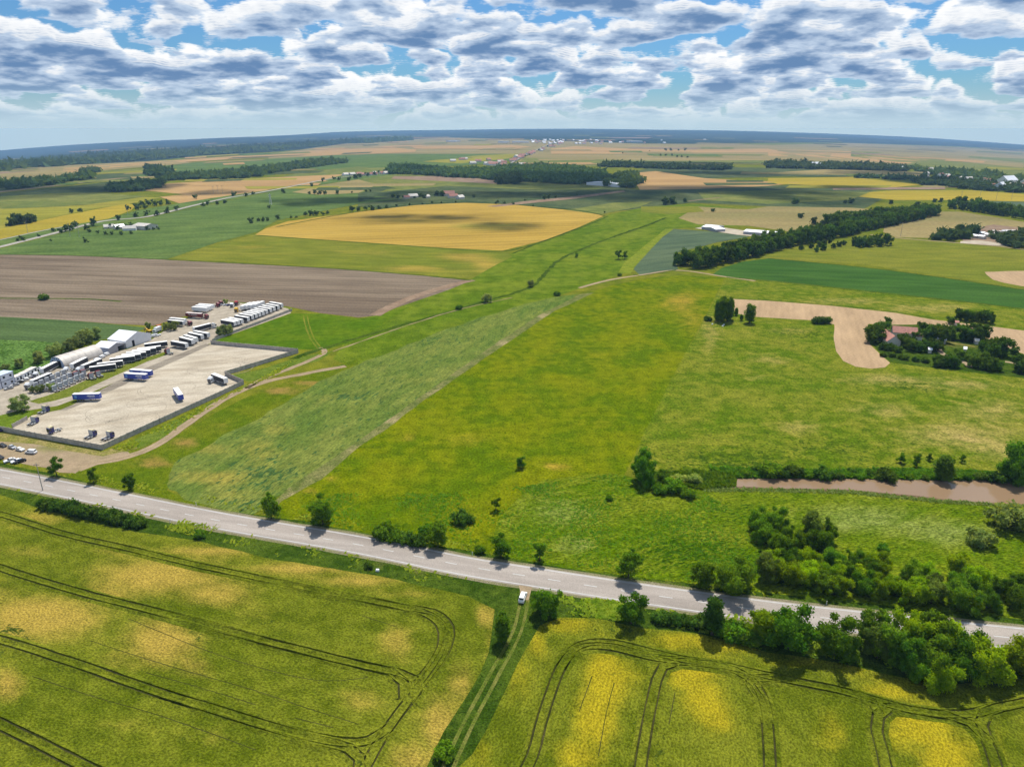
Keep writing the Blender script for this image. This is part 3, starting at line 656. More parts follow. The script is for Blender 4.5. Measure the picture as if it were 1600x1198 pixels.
# tramlines in the barley: sunken ruts between two lips of standing crop
def tram(pp, off=0.95, w_=0.42, h=0.26):
    ln = px_line(pp, 2.0)
    for s_ in (-1, 1):
        l2 = offsets(ln, s_*off)
        me = ribbon_mesh('wheel_rut', l2, [(-w_/2, 0.012), (w_/2, 0.012)], 5, 0.10)
        o = link('wheel_rut', me, M_trampled); o['kind'] = 'structure'
        for q in (-1, 1):
            l3 = offsets(l2, q*(w_/2+0.34))
            me = ribbon_mesh('crop_edge', l3, [(-0.40, 0.0), (-0.30*q-0.04, h*0.9), (-0.30*q+0.04, h), (0.40, 0.0)], 5, 0.16)
            o = link('crop_edge', me, M_wheatL); o['kind'] = 'structure'
tram([(-60,790),(0,803),(100,834),(200,857),(300,881),(400,902),(500,923),(569,936),(640,950),(676,956),(696,970),(703,990),(693,1022),(665,1062),(625,1112),(597,1152),(570,1200),(545,1250)])
tram([(400,903),(500,925),(569,937),(635,950),(668,960),(688,976),(692,1000),(684,1025),(655,1066)])
tram([(-60,866),(0,887),(113,922),(226,951),(310,972),(400,997),(480,1018),(569,1040),(625,1052),(648,1062),(652,1078),(640,1098)])
tram([(226,951),(400,998),(569,1040),(610,1050),(630,1066),(632,1090)])
tram([(-60,985),(14,1003),(80,1024),(141,1044),(254,1084),(330,1106),(400,1128),(480,1150),(535,1160),(575,1157),(610,1135)])
tram([(254,1084),(400,1129),(490,1156),(545,1170),(562,1185),(560,1210)])
tram([(-80,1092),(0,1131),(85,1173),(150,1206),(240,1250)])
tram([(800,1240),(832,1180),(845,1130),(862,1078),(876,1042),(895,1016),(920,1004),(960,1005),(1020,1019),(1080,1033),(1140,1042),(1210,1058),(1306,1077),(1359,1092),(1426,1110),(1480,1116),(1530,1113),(1560,1105),(1600,1097),(1680,1088)])
tram([(876,1042),(892,1022),(916,1010),(955,1011),(1020,1027),(1060,1032)])
tram([(1130,1042),(1105,1038),(1060,1034),(1036,1042),(1026,1062),(1020,1090),(1011,1131),(1000,1200),(994,1260)])
tram([(1100,1036),(1150,1048),(1180,1070),(1194,1100),(1200,1145),(1203,1200),(1204,1260)])
tram([(1220,1061),(1180,1060),(1170,1068),(1185,1090),(1196,1130)])
tram([(1425,1109),(1388,1106),(1372,1118),(1369,1140),(1378,1170),(1386,1210),(1392,1260)])
tram([(1330,1084),(1362,1096),(1372,1116)])
tram([(1426,1109),(1480,1118),(1515,1130),(1540,1155),(1554,1190),(1564,1250)])
tram([(1600,1098),(1560,1106),(1540,1114),(1533,1130),(1545,1160)])
def seam(pp, w_=0.16):
    o = link('sowing_seam', ribbon_mesh('sowing_seam', px_line(pp, 3), [(-w_/2, 0.004), (w_/2, 0.004)], 5, 0.05), M_trampled); o['kind'] = 'structure'
for pp in ([(142,1000),(254,1036),(400,1078),(480,1105),(560,1130)], [(50,1055),(150,1088),(254,1118),(400,1170)], [(200,965),(310,1010),(400,1040),(500,1062),(575,1057)], [(230,1050),(330,1078),(400,1100)],
           [(565,960),(620,978)], [(460,1120),(520,1135)], [(960,1065),(948,1110),(935,1180)], [(925,1055),(905,1110)], [(1055,1080),(1045,1130)]):
    seam(pp)
# grass track with two ruts
for s_ in (-1, 1):
    ln = offsets(px_line([(819,935),(815,960),(808,985),(795,1012),(775,1048),(752,1090),(735,1122),(717,1160),(700,1200),(680,1250)], 2.0), s_*0.85)
    o = link('grass_track', ribbon_mesh('grass_track', ln, [(-0.35, 0.008), (0.35, 0.008)], 6, 0.16), field_mat('grassy rut', C(146,146,72), C(112,128,44), C(120,136,50), big=4, mid=1.2, fine=0.3, bump=0.08)); o['kind'] = 'structure'
# dirt lane round the yard
for pp, wd in (([(118,727),(150,722),(200,712),(240,697),(265,681),(290,663),(320,642),(350,623),(385,606),(420,594),(455,587),(490,580),(540,571)], 3.4), ([(385,606),(405,594),(440,580),(470,568),(498,556),(508,548),(502,542)], 2.6)):
    ln = px_line(pp, 3)
    o = link('dirt_lane', ribbon_mesh('dirt_lane', ln, [(-wd/2, 0), (wd/2, 0)], 10, 0.5), M_dirt); o['kind'] = 'structure'
    o = link('grass_ridge', ribbon_mesh('grass_ridge', ln, [(-0.22, 0.0), (0, 0.05), (0.22, 0.0)], 11, 0.35), M_track); o['kind'] = 'structure'
for dx in (0, 6): ribbon('worn_track', [(474+dx,492),(478+dx,510),(486+dx,530),(498+dx,545)], 0.6, M_goldgreen, 6, jit=0.4)
# rough grassy margins between the plots
for pp, wd in (([(1135,432),(1250,443),(1380,457),(1500,470),(1600,482),(1700,496)], 1.6), ([(398,367),(480,373),(600,381),(700,388),(785,392),(850,376),(900,357)], 2.2), ([(0,397),(100,398),(200,402),(300,407),(500,417.5),(640,428),(736,437)], 2.0), ([(1140,465),(1200,468),(1300,476),(1400,487),(1460,497)], 1.2), ([(990,428),(1000,430),(1056,421)], 1.6), ([(432,354),(550,332),(650,319),(725,316),(800,319),(900,328),(945,337)], 3.0), ([(1200,403),(1300,412),(1400,423),(1500,437),(1600,452)], 2.0)):
    ribbon('grass_margin', pp, wd, M_verge, 9, jit=1.1, step=4)
# valley ditch
ribbon('ditch', [(455,560),(500,545),(600,515),(700,487),(760,469),(800,458),(830,447),(845,434),(862,416),(880,402),(930,380),(980,362),(1010,352),(1040,340)], 3.0, M_verge, 12, jit=1.6)
ribbon('dirt_path', [(520,548),(600,520),(660,500),(720,482),(800,464)], 1.0, M_track, 12.6, jit=0.6)
ribbon('ditch', [(800,396),(850,376),(900,358),(950,338)], 1.6, M_verge, 12, jit=0.8)
ribbon('field_lane', [(1360,366),(1400,371),(1500,379),(1560,384),(1600,389),(1700,398)], 3.5, M_dirt, 6)
ribbon('field_lane', [(1075,314),(1100,311),(1125,308)], 4, M_brownedge, 6)

# yard surfaces
sheet('truck_yard', [(-100,668),(-100,606),(0,591),(60,590),(75,578),(100,572),(160,551),(198,545),(237,530),(262,512),(290,499),(318,482),(335,473),(352,470),(380,473),(420,476),(450,481),(455,488),(400,508),(340,529),(329,535),(300,548),(250,565),(180,596),(120,622),(90,633),(45,640),(25,650),(-40,660)], M_yard, 6, seg=4, jit=0.25, grid=6)
sheet('yard_lot', [(20,668),(162,700),(200,682),(250,659),(300,636),(340,616),(380,598),(352,584),(410,566),(464,549),(400,542),(329,536),(290,552),(250,570),(180,602),(140,622),(100,638),(50,648)], M_gravel, 7, seg=4, jit=0.1, grid=6)
sheet('compacted_strip', [(112,632),(150,612),(180,596),(230,573),(280,552),(322,536),(329,538),(290,556),(240,578),(190,602),(140,625),(104,640),(92,640)], M_apron, 9, seg=4, jit=0.3, grid=6)
sheet('grass_strip', [(45,626),(70,618),(100,608),(150,586),(200,567),(262,547),(270,550),(230,564),(180,586),(140,604),(110,618),(85,625),(60,630)], field_mat('yard grass', C(124,138,44), C(142,148,60), C(170,160,100), big=6, mid=1.5), 8.6, seg=3, jit=0.4)
sheet('grass_patch', [(-80,660),(0,648),(30,640),(55,640),(44,652),(20,667),(0,668),(-80,676)], field_mat('mown green', C(112,140,34), C(124,146,40), big=12, mid=3, bump=0.05), 8, seg=3, jit=0.3)
M_tyre = field_mat('tyre mark dust', C(196,184,162), C(216,202,180), big=6, mid=1.2, fine=0.5, bump=0)
for cpx, cpy, r0 in ((170,650,4.5),(205,655,6),(235,628,5),(340,572,7),(345,574,9.5),(265,606,8),(195,640,10),(365,562,4)):
    c = P(cpx, cpy).xy; rg = random.Random(cpx)
    for q in range(3):
        rr = r0+q*0.9; a0 = rg.uniform(0, 6.28); a1 = a0+rg.uniform(2.5, 4.2)
        pts = [c+Vector((math.cos(a0+(a1-a0)*i/24)*rr*1.25, math.sin(a0+(a1-a0)*i/24)*rr)) for i in range(25)]
        o = link('tyre_mark', ribbon_mesh('tyre_mark', pts, [(-0.13, 0.0), (0.13, 0.0)], 8, 0.12), M_tyre); o['kind'] = 'structure'
sheet('dirt_parking', [(-100,680),(0,686),(20,682),(60,688),(110,698),(160,706),(200,704),(205,709),(170,718),(140,730),(120,738),(95,737),(60,728),(0,716),(-100,700)], M_dirt, 7.5, seg=3, jit=0.8, grid=3, tint=[(100,700,60,6,0.8),(150,708,40,4,0.9),(20,690,30,5,0.7)])
sheet('dry_grass', [(-100,676),(10,672),(80,690),(160,704),(210,690),(215,700),(160,712),(110,704),(60,694),(0,688),(-100,684)], field_mat('dry verge', C(150,150,70), C(180,164,100), C(110,130,50), big=6, mid=1.6), 8, seg=3, jit=0.5)
# builders' yard far right
sheet('stone_yard', [(1500,372),(1520,356),(1552,350),(1600,356),(1680,364),(1680,392),(1600,384),(1550,380),(1505,377)], M_brownedge, 6, seg=8, jit=0.8)
sheet('stone_yard', [(1500,376),(1530,375),(1580,381),(1575,384),(1530,381),(1500,379)], M_gravel, 7, seg=8)

# ------------------------------------------------------------------ plants
LM_mid = leaf_mat('leaf green', C(74,118,22,1.6), C(118,152,28,1.72), 0.42, 0.014)
LM_bright = leaf_mat('fresh leaf green', C(114,154,12,1.6), C(160,188,16,1.72), 0.48, 0.014)
LM_dark = leaf_mat('dark leaf green', C(66,100,30,1.6), C(96,124,36,1.72), 0.38, 0.014)
LM_grey = leaf_mat('willow leaf green', C(118,140,76,1.6), C(156,170,100,1.72), 0.40, 0.014)
LM_far = leaf_mat('distant leaf green', C(74,102,60,1.4), C(100,124,72,1.4), 0.35, 0.014)
LM_reed = leaf_mat('reed green', C(126,156,60,1.6), C(176,190,104,1.72), 0.45, 0.014)
LM_weed = leaf_mat('weed green', C(124,156,24,1.6), C(176,190,60,1.72), 0.5, 0.014)
M_bark = plain('bark', C(110,94,76), 0.95, vary=0.25, scale=3)
def leaf_cloud(seed, lobes, n, size, core=True, bias=0.62, squash=0.8):
    """small leaf-clump faces through the lobes' volume: (centre, radii) lobes, unit tree height"""
    g = np.random.default_rng(seed)
    vol = np.array([r[0]*r[1]*r[2] for _, r in lobes])**(2/3); pr = vol/vol.sum()
    idx = g.choice(len(lobes), n, p=pr)
    cs = np.array([c for c, _ in lobes])[idx]; rs = np.array([r for _, r in lobes])[idx]
    d = g.normal(size=(n, 3)); d /= np.linalg.norm(d, axis=1)[:, None]
    rad = bias+(1.05-bias)*g.random(n)**0.7
    rad *= 1+0.18*np.sin(d[:, 0]*7+idx)*np.sin(d[:, 1]*6+2*idx)*np.sin(d[:, 2]*8)+0.10*g.normal(size=n)
    p = cs+d*rs*rad[:, None]
    nrm = d+0.75*g.normal(size=(n, 3)); nrm[:, 2] += 0.35; nrm /= np.linalg.norm(nrm, axis=1)[:, None]
    a = np.cross(nrm, g.normal(size=(n, 3))); a /= np.linalg.norm(a, axis=1)[:, None]; b = np.cross(nrm, a)
    s = size*(0.6+0.8*g.random(n))[:, None]
    q = np.stack([p-a*s*0.5, p+b*s*0.42+nrm*s*0.08, p+a*s*0.55, p-b*s*0.42], 1)
    vs = q.reshape(-1, 3); fs = np.arange(4*n).reshape(n, 4)
    vs = vs.tolist(); fs = fs.tolist()
    if core:
        for (c, r) in lobes:
            bm = bmesh.new(); bmesh.ops.create_icosphere(bm, subdivisions=2, radius=1.0)
            o = len(vs)
            for v in bm.verts:
                k = 0.66+0.16*noise.noise(v.co*2.3+Vector(c)*5+Vector((seed, 0, 0)))
                vs.append([c[0]+v.co.x*r[0]*k, c[1]+v.co.y*r[1]*k, c[2]+v.co.z*r[2]*k])
            for f in bm.faces: fs.append([o+v.index for v in f.verts])
            bm.free()
    return vs, fs
def tree_lobes(seed, kind):
    g = random.Random(seed); L = []
    if kind == 'round':
        L.append(((0, 0, 0.48), (0.27, 0.27, 0.36)))
        for k in range(15):
            a = k*2.4+g.random(); rr = g.uniform(0.10, 0.33); z = g.uniform(0.15, 0.90)
            s = g.uniform(0.07, 0.15)*(1.1-abs(z-0.55)); L.append(((math.cos(a)*rr, math.sin(a)*rr, z), (s*1.2, s*1.2, s)))
    elif kind == 'sparse':
        for k in range(11):
            a = k*2.4+g.random(); rr = g.uniform(0.05, 0.29); z = g.uniform(0.22, 0.90)
            s = g.uniform(0.075, 0.13); L.append(((math.cos(a)*rr, math.sin(a)*rr, z), (s*1.2, s*1.2, s)))
        L.append(((0, 0, 0.58), (0.13, 0.13, 0.2)))
    elif kind == 'low':
        L.append(((0, 0, 0.42), (0.36, 0.33, 0.36)))
        for k in range(22):
            a = k*2.4+g.random(); rr = g.uniform(0.15, 0.50); z = g.uniform(0.18, 0.86)-rr*0.15
            s = g.uniform(0.09, 0.20); L.append(((math.cos(a)*rr, math.sin(a)*rr, z), (s, s, s*0.95)))
    elif kind == 'tall':
        for k in range(10):
            z = 0.2+0.075*k; a = k*2.4; rr = g.uniform(0.02, 0.08); s = g.uniform(0.10, 0.15)*(1.15-0.5*abs(z-0.45))
            L.append(((math.cos(a)*rr, math.sin(a)*rr, z), (s, s, s*1.2)))
    elif kind == 'bush':
        L.append(((0, 0, 0.38), (0.55, 0.5, 0.45)))
        for k in range(9):
            a = k*2.4+g.random(); rr = g.uniform(0.3, 0.62); z = g.uniform(0.18, 0.6)
            s = g.uniform(0.2, 0.32); L.append(((math.cos(a)*rr, math.sin(a)*rr, z), (s, s, s)))
    return L
def trunk_mesh(seed, h=0.55, r=0.028, limbs=5):
    g = random.Random(seed); b = MB()
    rings = []
    n = 7; x = y = 0
    for i in range(6):
        z = h*i/5; rr = r*(1.35 if i == 0 else 1.0)*(1-0.6*i/5)
        rings.append([(x+math.cos(2*math.pi*k/n)*rr, y+math.sin(2*math.pi*k/n)*rr, z-(0.03 if i == 0 else 0)) for k in range(n)])
        x += g.uniform(-0.012, 0.012); y += g.uniform(-0.012, 0.012)
    b.hull(rings)
    for k in range(limbs):
        a = k*2.4+g.random(); z = h*g.uniform(0.45, 0.9); L = g.uniform(0.14, 0.25)
        b.cyl((0, 0, z), (math.cos(a)*L, math.sin(a)*L, z+L*g.uniform(0.5, 1.0)), r*0.45, 5, r*0.15)
    return b.mesh('trunk', True)
PROTO = {}
def proto(key, kind, seed, n, size, mat, trunk=True, name='tree', th=0.5):
    vs, fs = leaf_cloud(seed, tree_lobes(seed, kind), n, size)
    me = mesh_from('crown', vs, fs); me.materials.append(mat)
    tm = None
    if trunk:
        tm = trunk_mesh(seed, th); tm.materials.append(M_bark)
    PROTO.setdefault(key, []).append((me, tm, name))
for i in range(4):
    proto('round', 'round', 10+i, 3600, 0.044, LM_mid)
    proto('roundb', 'low', 20+i, 5600, 0.046, LM_bright, th=0.3)
    proto('low', 'low', 30+i, 5200, 0.047, LM_mid, th=0.3)
    proto('sparse', 'sparse', 40+i, 2800, 0.042, LM_mid)
for i in range(2):
    proto('roundb', 'round', 24+i, 3400, 0.05, leaf_mat('dusty leaf green', C(96,128,44,1.3), C(130,150,60,1.4), 0.4, 0.014) if not i else LM_mid, th=0.3)
    proto('low', 'round', 36+i, 3400, 0.05, LM_bright if i else LM_mid, th=0.3)
for i in range(3):
    proto('dark', 'low', 50+i, 1500, 0.085, LM_dark, th=0.3)
    proto('belt', 'low', 60+i, 1100, 0.10, LM_dark, th=0.3)
    proto('tall', 'tall', 70+i, 2400, 0.045, LM_mid if i else LM_dark, th=0.3)
    proto('willow', 'low', 80+i, 2400, 0.06, LM_grey, th=0.3)
    proto('bush', 'bush', 90+i, 1100, 0.13, LM_mid, trunk=False, name='bush')
    proto('bushg', 'bush', 95+i, 1100, 0.12, LM_reed, trunk=False, name='bush')
    proto('bushd', 'bush', 100+i, 700, 0.15, LM_dark, trunk=False, name='bush')
    proto('far', 'low', 110+i, 260, 0.19, LM_far, th=0.3)
pg = random.Random(99)
def plant(key, px, py, h, label, cat='tree', group=None, wide=1.0, world=None, var=None):
    """h metres tall, standing at the pixel's ground point"""
    lst = PROTO[key]; me, tm, nm = lst[(var if var is not None else pg.randrange(len(lst))) % len(lst)]
    g = world if world is not None else P(px, py)
    rz = pg.uniform(0, 6.28); w_ = wide*pg.uniform(0.93, 1.07)
    if tm is None:
        o = link(nm, me, loc=(g.x, g.y, g.z)); o.rotation_euler = (0, 0, rz); o.scale = (h*w_, h*w_, h)
        return tag(o, label, cat, group)
    o = empty({'bush': 'bush'}.get(cat, 'tree'), (g.x, g.y, g.z), rz); o.scale = (h*w_, h*w_, h)
    tag(o, label, cat, group)
    link('crown', me, parent=o); link('trunk', tm, parent=o)
    return o
# heights: 1 px of the photograph at a ground point, in metres
def mpp(px, py):
    g = P(px, py); return (g.y*cp+(CAMH-g.z)*sp)/FPX
def tree_px(key, px, py, hpx, label, cat='tree', group=None, wide=1.0):
    g = P(px, py); dip = math.atan2(CAMH-g.z, g.y)
    h = hpx*mpp(px, py)/max(0.75, math.cos(dip)) if True else 0
    return plant(key, px, py, h, label, cat, group, wide)

# single trees along the road, far side, west to east
for a in [
 ('sparse', 89, 748, 30, 'small roadside tree with a ragged crown beside the dirt parking area', 1.0),
 ('sparse', 146, 758, 27, 'narrow leaning roadside tree between two others near the dirt lane end', 0.8),
 ('round', 204, 769, 29, 'small upright roadside tree, third along from the dirt parking area', 0.8),
 ('round', 424, 814, 38, 'bushy roadside tree at the road end of the blue green crop', 0.95),
 ('round', 504, 823, 42, 'round topped roadside tree on a clear bare stem casting shade on the road', 1.1),
 ('round', 683, 858, 42, 'small tree at the end of the scrub row by the road', 0.95),
 ('round', 783, 874, 34, 'dark roadside tree nearly opposite the grass track', 1.0),
 ('sparse', 843, 880, 32, 'short pale topped roadside tree in the lodged grass', 1.0),
 ('round', 982, 906, 46, 'dense dark roadside tree east of the grass track junction', 1.0),
 ('round', 1097, 922, 44, 'dark roadside tree, first of two close together by the thicket', 1.0),
 ('low', 1147, 928, 48, 'broad low tree next to the road just before the long thicket', 1.0)]:
    tree_px(a[0], a[1], a[2]-5, a[3]*0.98, a[4], wide=a[5])
# near side of the road
for a in [
 ('low', 854, 958, 48, 'round dark tree standing right beside the grass track junction', 0.88),
 ('round', 986, 972, 50, 'lopsided tree between the road and the barley with a long shade', 1.1),
 ('tall', 1112, 990, 62, 'slender upright tree poking above the hedge by the road', 1.25),
 ('low', 1190, 1000, 56, 'leafy tree at the west end of the big roadside clump', 0.95),
 ('low', 1232, 1010, 72, 'large leafy tree beside the road with a thin feathery top', 0.95),
 ('low', 1302, 1022, 62, 'round leafy tree standing alone between two roadside clumps', 0.95),
 ('tall', 785, 1002, 50, 'dark narrow tree on the edge of the barley beside the grass track', 1.25),
 ('bush', 693, 1180, 24, 'small dark bush by the lower end of the grass track', 0.9)]:
    tree_px(a[0], a[1], a[2], a[3]*0.86, a[4], cat='bush' if a[0] == 'bush' else 'tree', wide=a[5])
for k, (x, y, h, key) in enumerate([(1356,1000,60,'low'),(1370,1020,58,'roundb'),(1392,1022,66,'low'),(1412,1038,62,'low'),(1425,1015,72,'roundb'),(1445,1045,66,'low'),(1452,1018,74,'low'),(1478,1022,72,'roundb'),(1490,1050,60,'low'),(1505,1030,62,'low'),(1466,1068,52,'roundb'),(1540,1056,64,'roundb'),(1522,1042,50,'low'),(1430,1052,50,'low')]):
    lab = {0: 'dark tree at the near west corner of the roadside clump hiding the road', 10: 'low bright round tree in front of the big roadside clump', 11: 'bright green round tree at the east end of the big roadside clump'}.get(k, 'leafy tree in the big clump between the road and the barley')
    tree_px(key, x, y+6, h*0.80, lab, group='trees of the big roadside clump' if k not in (0, 10, 11) else None, wide=0.9)
tree_px('roundb', 1596, 1052, 48, 'bright tree on the roadside where the barley ends, at the edge of the view')
# thicket on the far side of the road
tg = random.Random(5)
def fill(key, poly, spacing, hpx, label, group, cat='tree', wide=0.85, keys=None, jit=0.3):
    hpx *= 0.92; pts = [Vector(P(x, y).xy) for x, y in poly]; xs = [p.x for p in pts]; ys = [p.y for p in pts]; n = len(pts); c = 0
    y = min(ys)
    while y < max(ys):
        x = min(xs)+tg.random()*spacing
        while x < max(xs):
            ins = False
            for i in range(n):
                a, b = pts[i], pts[(i+1) % n]
                if (a.y > y) != (b.y > y) and x < (b.x-a.x)*(y-a.y)/(b.y-a.y)+a.x: ins = not ins
            if ins:
                X = x+tg.uniform(-jit, jit)*spacing; Y = y+tg.uniform(-jit, jit)*spacing
                plant(tg.choice(keys) if keys else key, 0, 0, hpx*tg.uniform(0.78, 1.2), label, cat, group, wide, world=ground(X, Y)); c += 1
            x += spacing
        y += spacing
    return c
c1 = fill(None, [(1190,915),(1290,930),(1400,943),(1500,954),(1620,964),(1640,948),(1600,942),(1500,930),(1400,918),(1290,902),(1190,893)], 4.1, 6.6, 'tree in the long leafy thicket lining the far side of the road', 'trees of the roadside thicket', keys=['roundb', 'low', 'roundb'], wide=1.0)
c2 = fill(None, [(1180,830),(1212,822),(1235,850),(1262,830),(1300,840),(1310,870),(1350,892),(1420,902),(1500,905),(1620,920),(1620,950),(1500,935),(1400,925),(1300,912),(1240,890),(1195,860)], 5.2, 6.8, 'tree in the loose wood between the thicket and the river meadow', 'trees of the loose wood by the river meadow', keys=['low', 'roundb', 'low', 'low'], wide=0.85)
print('thicket', c1, c2)
for a in [('roundb', 1270, 845, 44, 'yellow green round tree topping the loose wood by the river meadow'), ('low', 1188, 828, 32, 'dark small tree at the west tip of the loose wood')]:
    tree_px(*a)
# trees of the meadow and the river
for a in [
 ('sparse', 813, 730, 19, 'lone small tree in the middle of the big meadow', 1.0), ('sparse', 775, 796, 20, 'small lone tree in the meadow north of the road scrub', 0.9),
 ('low', 1006, 752, 44, 'big dark tree at the west end of the river reeds', 0.8),
 ('low', 1034, 752, 18, 'small dark tree close to the big one at the river reeds', 0.8),
 ('tall', 1472, 749, 34, 'dark square topped tree on the river bank', 2.0), ('sparse', 1407, 722, 16, 'small tree in the grass above the river, west of a pair', 1.0),
 ('sparse', 1432, 728, 20, 'tall thin bush tree above the river bank', 0.9), ('sparse', 1452, 718, 12, 'tiny tree above the river between two others', 1.0), ('sparse', 1503, 721, 12, 'tiny tree on the river meadow east of the square topped one', 1.0),
 ('low', 1592, 748, 56, 'very large dark tree on the river bank at the edge of the view', 0.8), ('low', 1578, 752, 36, 'dark tree overhanging the water beside the very large one', 0.9)]:
    tree_px(a[0], a[1], a[2], a[3]*1.1, a[4], wide=a[5])
for k, (x, y, h) in enumerate([(1205,742,22),(1222,744,14),(1240,741,18),(1262,745,12),(1287,746,20),(1310,746,10),(1345,747,9),(1382,747,19),(1390,745,10),(1420,747,9),(1445,748,8),(1180,735,10),(1170,742,8),(1330,738,9),(1360,742,10),(1510,748,12),(1530,747,13),(1550,749,14),(1495,747,10),(1560,751,18)]):
    tree_px('bushd' if k % 3 else 'bush', x, y, h, 'dark green bush on the far bank of the muddy river', 'bush', 'bushes on the far river bank', 1.0)
for k, (x, y, h, lab) in enumerate([(1050,765,16,'spreading grey green bush south of the big dark tree by the reeds'),(1075,775,12,'low bush beside the spreading one at the reeds'),(1030,768,12,'low dark bush right under the big dark tree'),(1577,820,32,'large silvery bush alone on the river meadow'),(1530,850,22,'low silvery bush in front of the loose wood'),(1060,752,12,'pale reed clump between the dark tree and the water'),(1085,752,12,'pale reed clump nearest the water end')]):
    tree_px('bushg' if k > 2 else 'bush', x, y, h*1.2, lab, 'bush', None, 1.1)
for k, (x, y, h, lab) in enumerate([(723,815,17,'round bush alone on the meadow above the road'),(600,838,20,'pale green bush at the west end of the scrub row'),(618,842,14,'low bush in the scrub row by the road'),(636,846,14,'dark bush in the middle of the scrub row'),(655,850,16,'dark bush leading up to the small tree of the scrub row'),(668,832,13,'pale bush behind the scrub row'),(749,862,10,'small bush on the verge between two roadside trees'),(1165,742,9,'small bush at the end of the reeds'),(575,886,8,'tiny dark bush on the near verge by the bare patch'),(312,838,10,'tiny tree like bush at the corner of the barley'),(1380,858,9,'small bush on the river meadow'),(952,780,6,'tiny bush west of the reeds')]):
    tree_px('bushd' if k in (0, 3, 4, 8) else 'bush', x, y, h*1.15, lab, 'bush')
# clipped roadside hedge, near side
for k in range(19):
    t = k/18; x = 72+t*148+tg.uniform(-2, 2); y = 790+t*31+tg.uniform(-1.5, 1.5)
    tree_px('bushd', x, y, 17*tg.uniform(0.8, 1.15), 'grey green hedge bush in the low hedge between the road and the barley', 'bush', 'bushes of the low roadside hedge', 0.9)
for k in range(8):
    x = 1030+k*14; tree_px('bushd', x, 968+k*2.0, 16*tg.uniform(0.8, 1.2), 'hedge bush between the lopsided and the slender roadside trees', 'bush', 'hedge bushes east of the junction', 1.0)
for k in range(6):
    x = 1135+k*9; tree_px('bush', x, 992+k*1.5, 20*tg.uniform(0.8, 1.2), 'hedge bush under the leafy trees beside the road', 'bush', 'bushes under the roadside clump', 1.0)
# windbreak: the long belt east of the plot
def belt(line, rows, gap, h, label, group, key='belt', step=8.0):
    ln = px_line(line, 2.0); d = 0; last = None; c = 0
    for r in range(rows):
        off = (r-(rows-1)/2)*gap; l2 = offsets(ln, off); acc = tg.random()*step
        for a, b in zip(l2, l2[1:]):
            acc += (b-a).length
            if acc > step*tg.uniform(0.8, 1.2)*(1+max(0, b.y-600)/2500):
                acc = 0; p = b+Vector((tg.uniform(-1.5, 1.5), tg.uniform(-1.5, 1.5)))
                plant(key, 0, 0, h*tg.uniform(0.8, 1.15), label, 'tree', group, 0.85, world=ground(p.x, p.y)); c += 1
    return c
n1 = belt([(1066,417),(1100,412),(1150,401),(1200,388),(1250,377),(1300,368),(1340,358),(1400,346),(1452,334)], 2, 13.0, 13.5, 'tall dark tree in the long windbreak between the grey green and dark green crops', 'trees of the long windbreak', step=8.2)
n2 = belt([(1290,352),(1340,345),(1400,337),(1440,332)], 2, 12, 13.0, 'dark tree in the thick far end of the long windbreak', 'trees at the far end of the windbreak', step=12)
n3 = belt([(1324,383),(1350,384),(1382,380)], 2, 9, 10, 'dark tree in the side clump jutting out of the windbreak', 'trees of the windbreak side clump', step=9)
n4 = belt([(1484,324),(1520,328),(1560,334),(1620,343)], 2, 14, 15, 'dark tree in the second windbreak beyond the stubble', 'trees of the second windbreak', key='belt', step=13)
n5 = belt([(1262,392),(1290,386),(1310,380)], 2, 14, 6, 'low scrub tree on the grass beside the windbreak', 'scrub trees beside the windbreak', step=14)
print('belt', n1, n2, n3, n4, n5)
for (x, y, h, lab) in [(1271,350,12,'round tree beyond the windbreak, first of a pair'),(1284,351,9,'round tree beyond the windbreak, second of a pair'),(1251,340,9,'small tree in the dry pasture beyond the windbreak'),(1433,322,9,'round dark tree just off the far tip of the windbreak'),(1242,318,11,'dark tree alone in the shaded pasture'),(1330,317,9,'dark tree in the shaded pasture, larger of a pair'),(1320,317,6,'dark tree in the shaded pasture, smaller of a pair'),(1392,318,7,'dark tree on the pasture edge west of the yellow crop'),(1460,315,6,'small tree on the edge of the yellow crop'),(1470,315,7,'round tree on the edge of the yellow crop'),(1040,319,13,'dark tree clump at the head of the valley meadow'),(1050,318,12,'dark tree beside the clump at the head of the valley'),(1070,315,7,'small dark tree at the end of the pale lane'),(1114,330,6,'bare looking bush in the upper valley')]:
    tree_px('far', x, y, h, lab)
# poplars near the corner of the plot
for k, (x, y, h) in enumerate([(1120,500,32),(1128,502,40),(1136,501,38),(1125,497,34),(1141,498,30)]):
    tree_px('tall', x, y, h, 'tall dark poplar in the tight group near the pale soil', 'tree', 'poplars near the pale soil', 1.0)
for (x, y, h, lab) in [(1171,504,30,'slim dark poplar standing apart from the tight group'),(1150,492,12,'short poplar between the tight group and the single one'),(1158,500,10,'low bush between the poplars')]:
    tree_px('tall', x, y, h, lab, wide=1.4)
tree_px('bushd', 1105, 500, 9, 'small dark bush west of the poplar group', 'bush')
for k, x in enumerate([1276,1284,1291]): tree_px('bushd', x, 504, 13, 'dark bush in the clump at the corner of the pale soil', 'bush', 'bushes at the corner of the pale soil', 0.9)
for (x, y, h, lab, k) in [(760,471,15,'round silvery tree on the valley path',  'willow'),(829,447,11,'round grey tree on the ditch in the valley','willow'),(870,461,8,'dark bush where the crop strip narrows to a point','bushd'),(717,482,8,'small dark bush on the valley path','bushd'),(966,404,16,'bare grey tree in the upper valley, first of a pair','sparse'),(976,404,15,'bare grey tree in the upper valley, second of a pair','sparse'),(901,402,9,'thin pale tree beside the ditch','sparse'),(968,430,5,'tiny bush by the field lane corner','bushd'),(70,467,11,'lone round bush on the grass balk in the ploughed field','bushd')]:
    tree_px(k, x, y, h, lab, 'bush' if 'bush' in lab else 'tree')
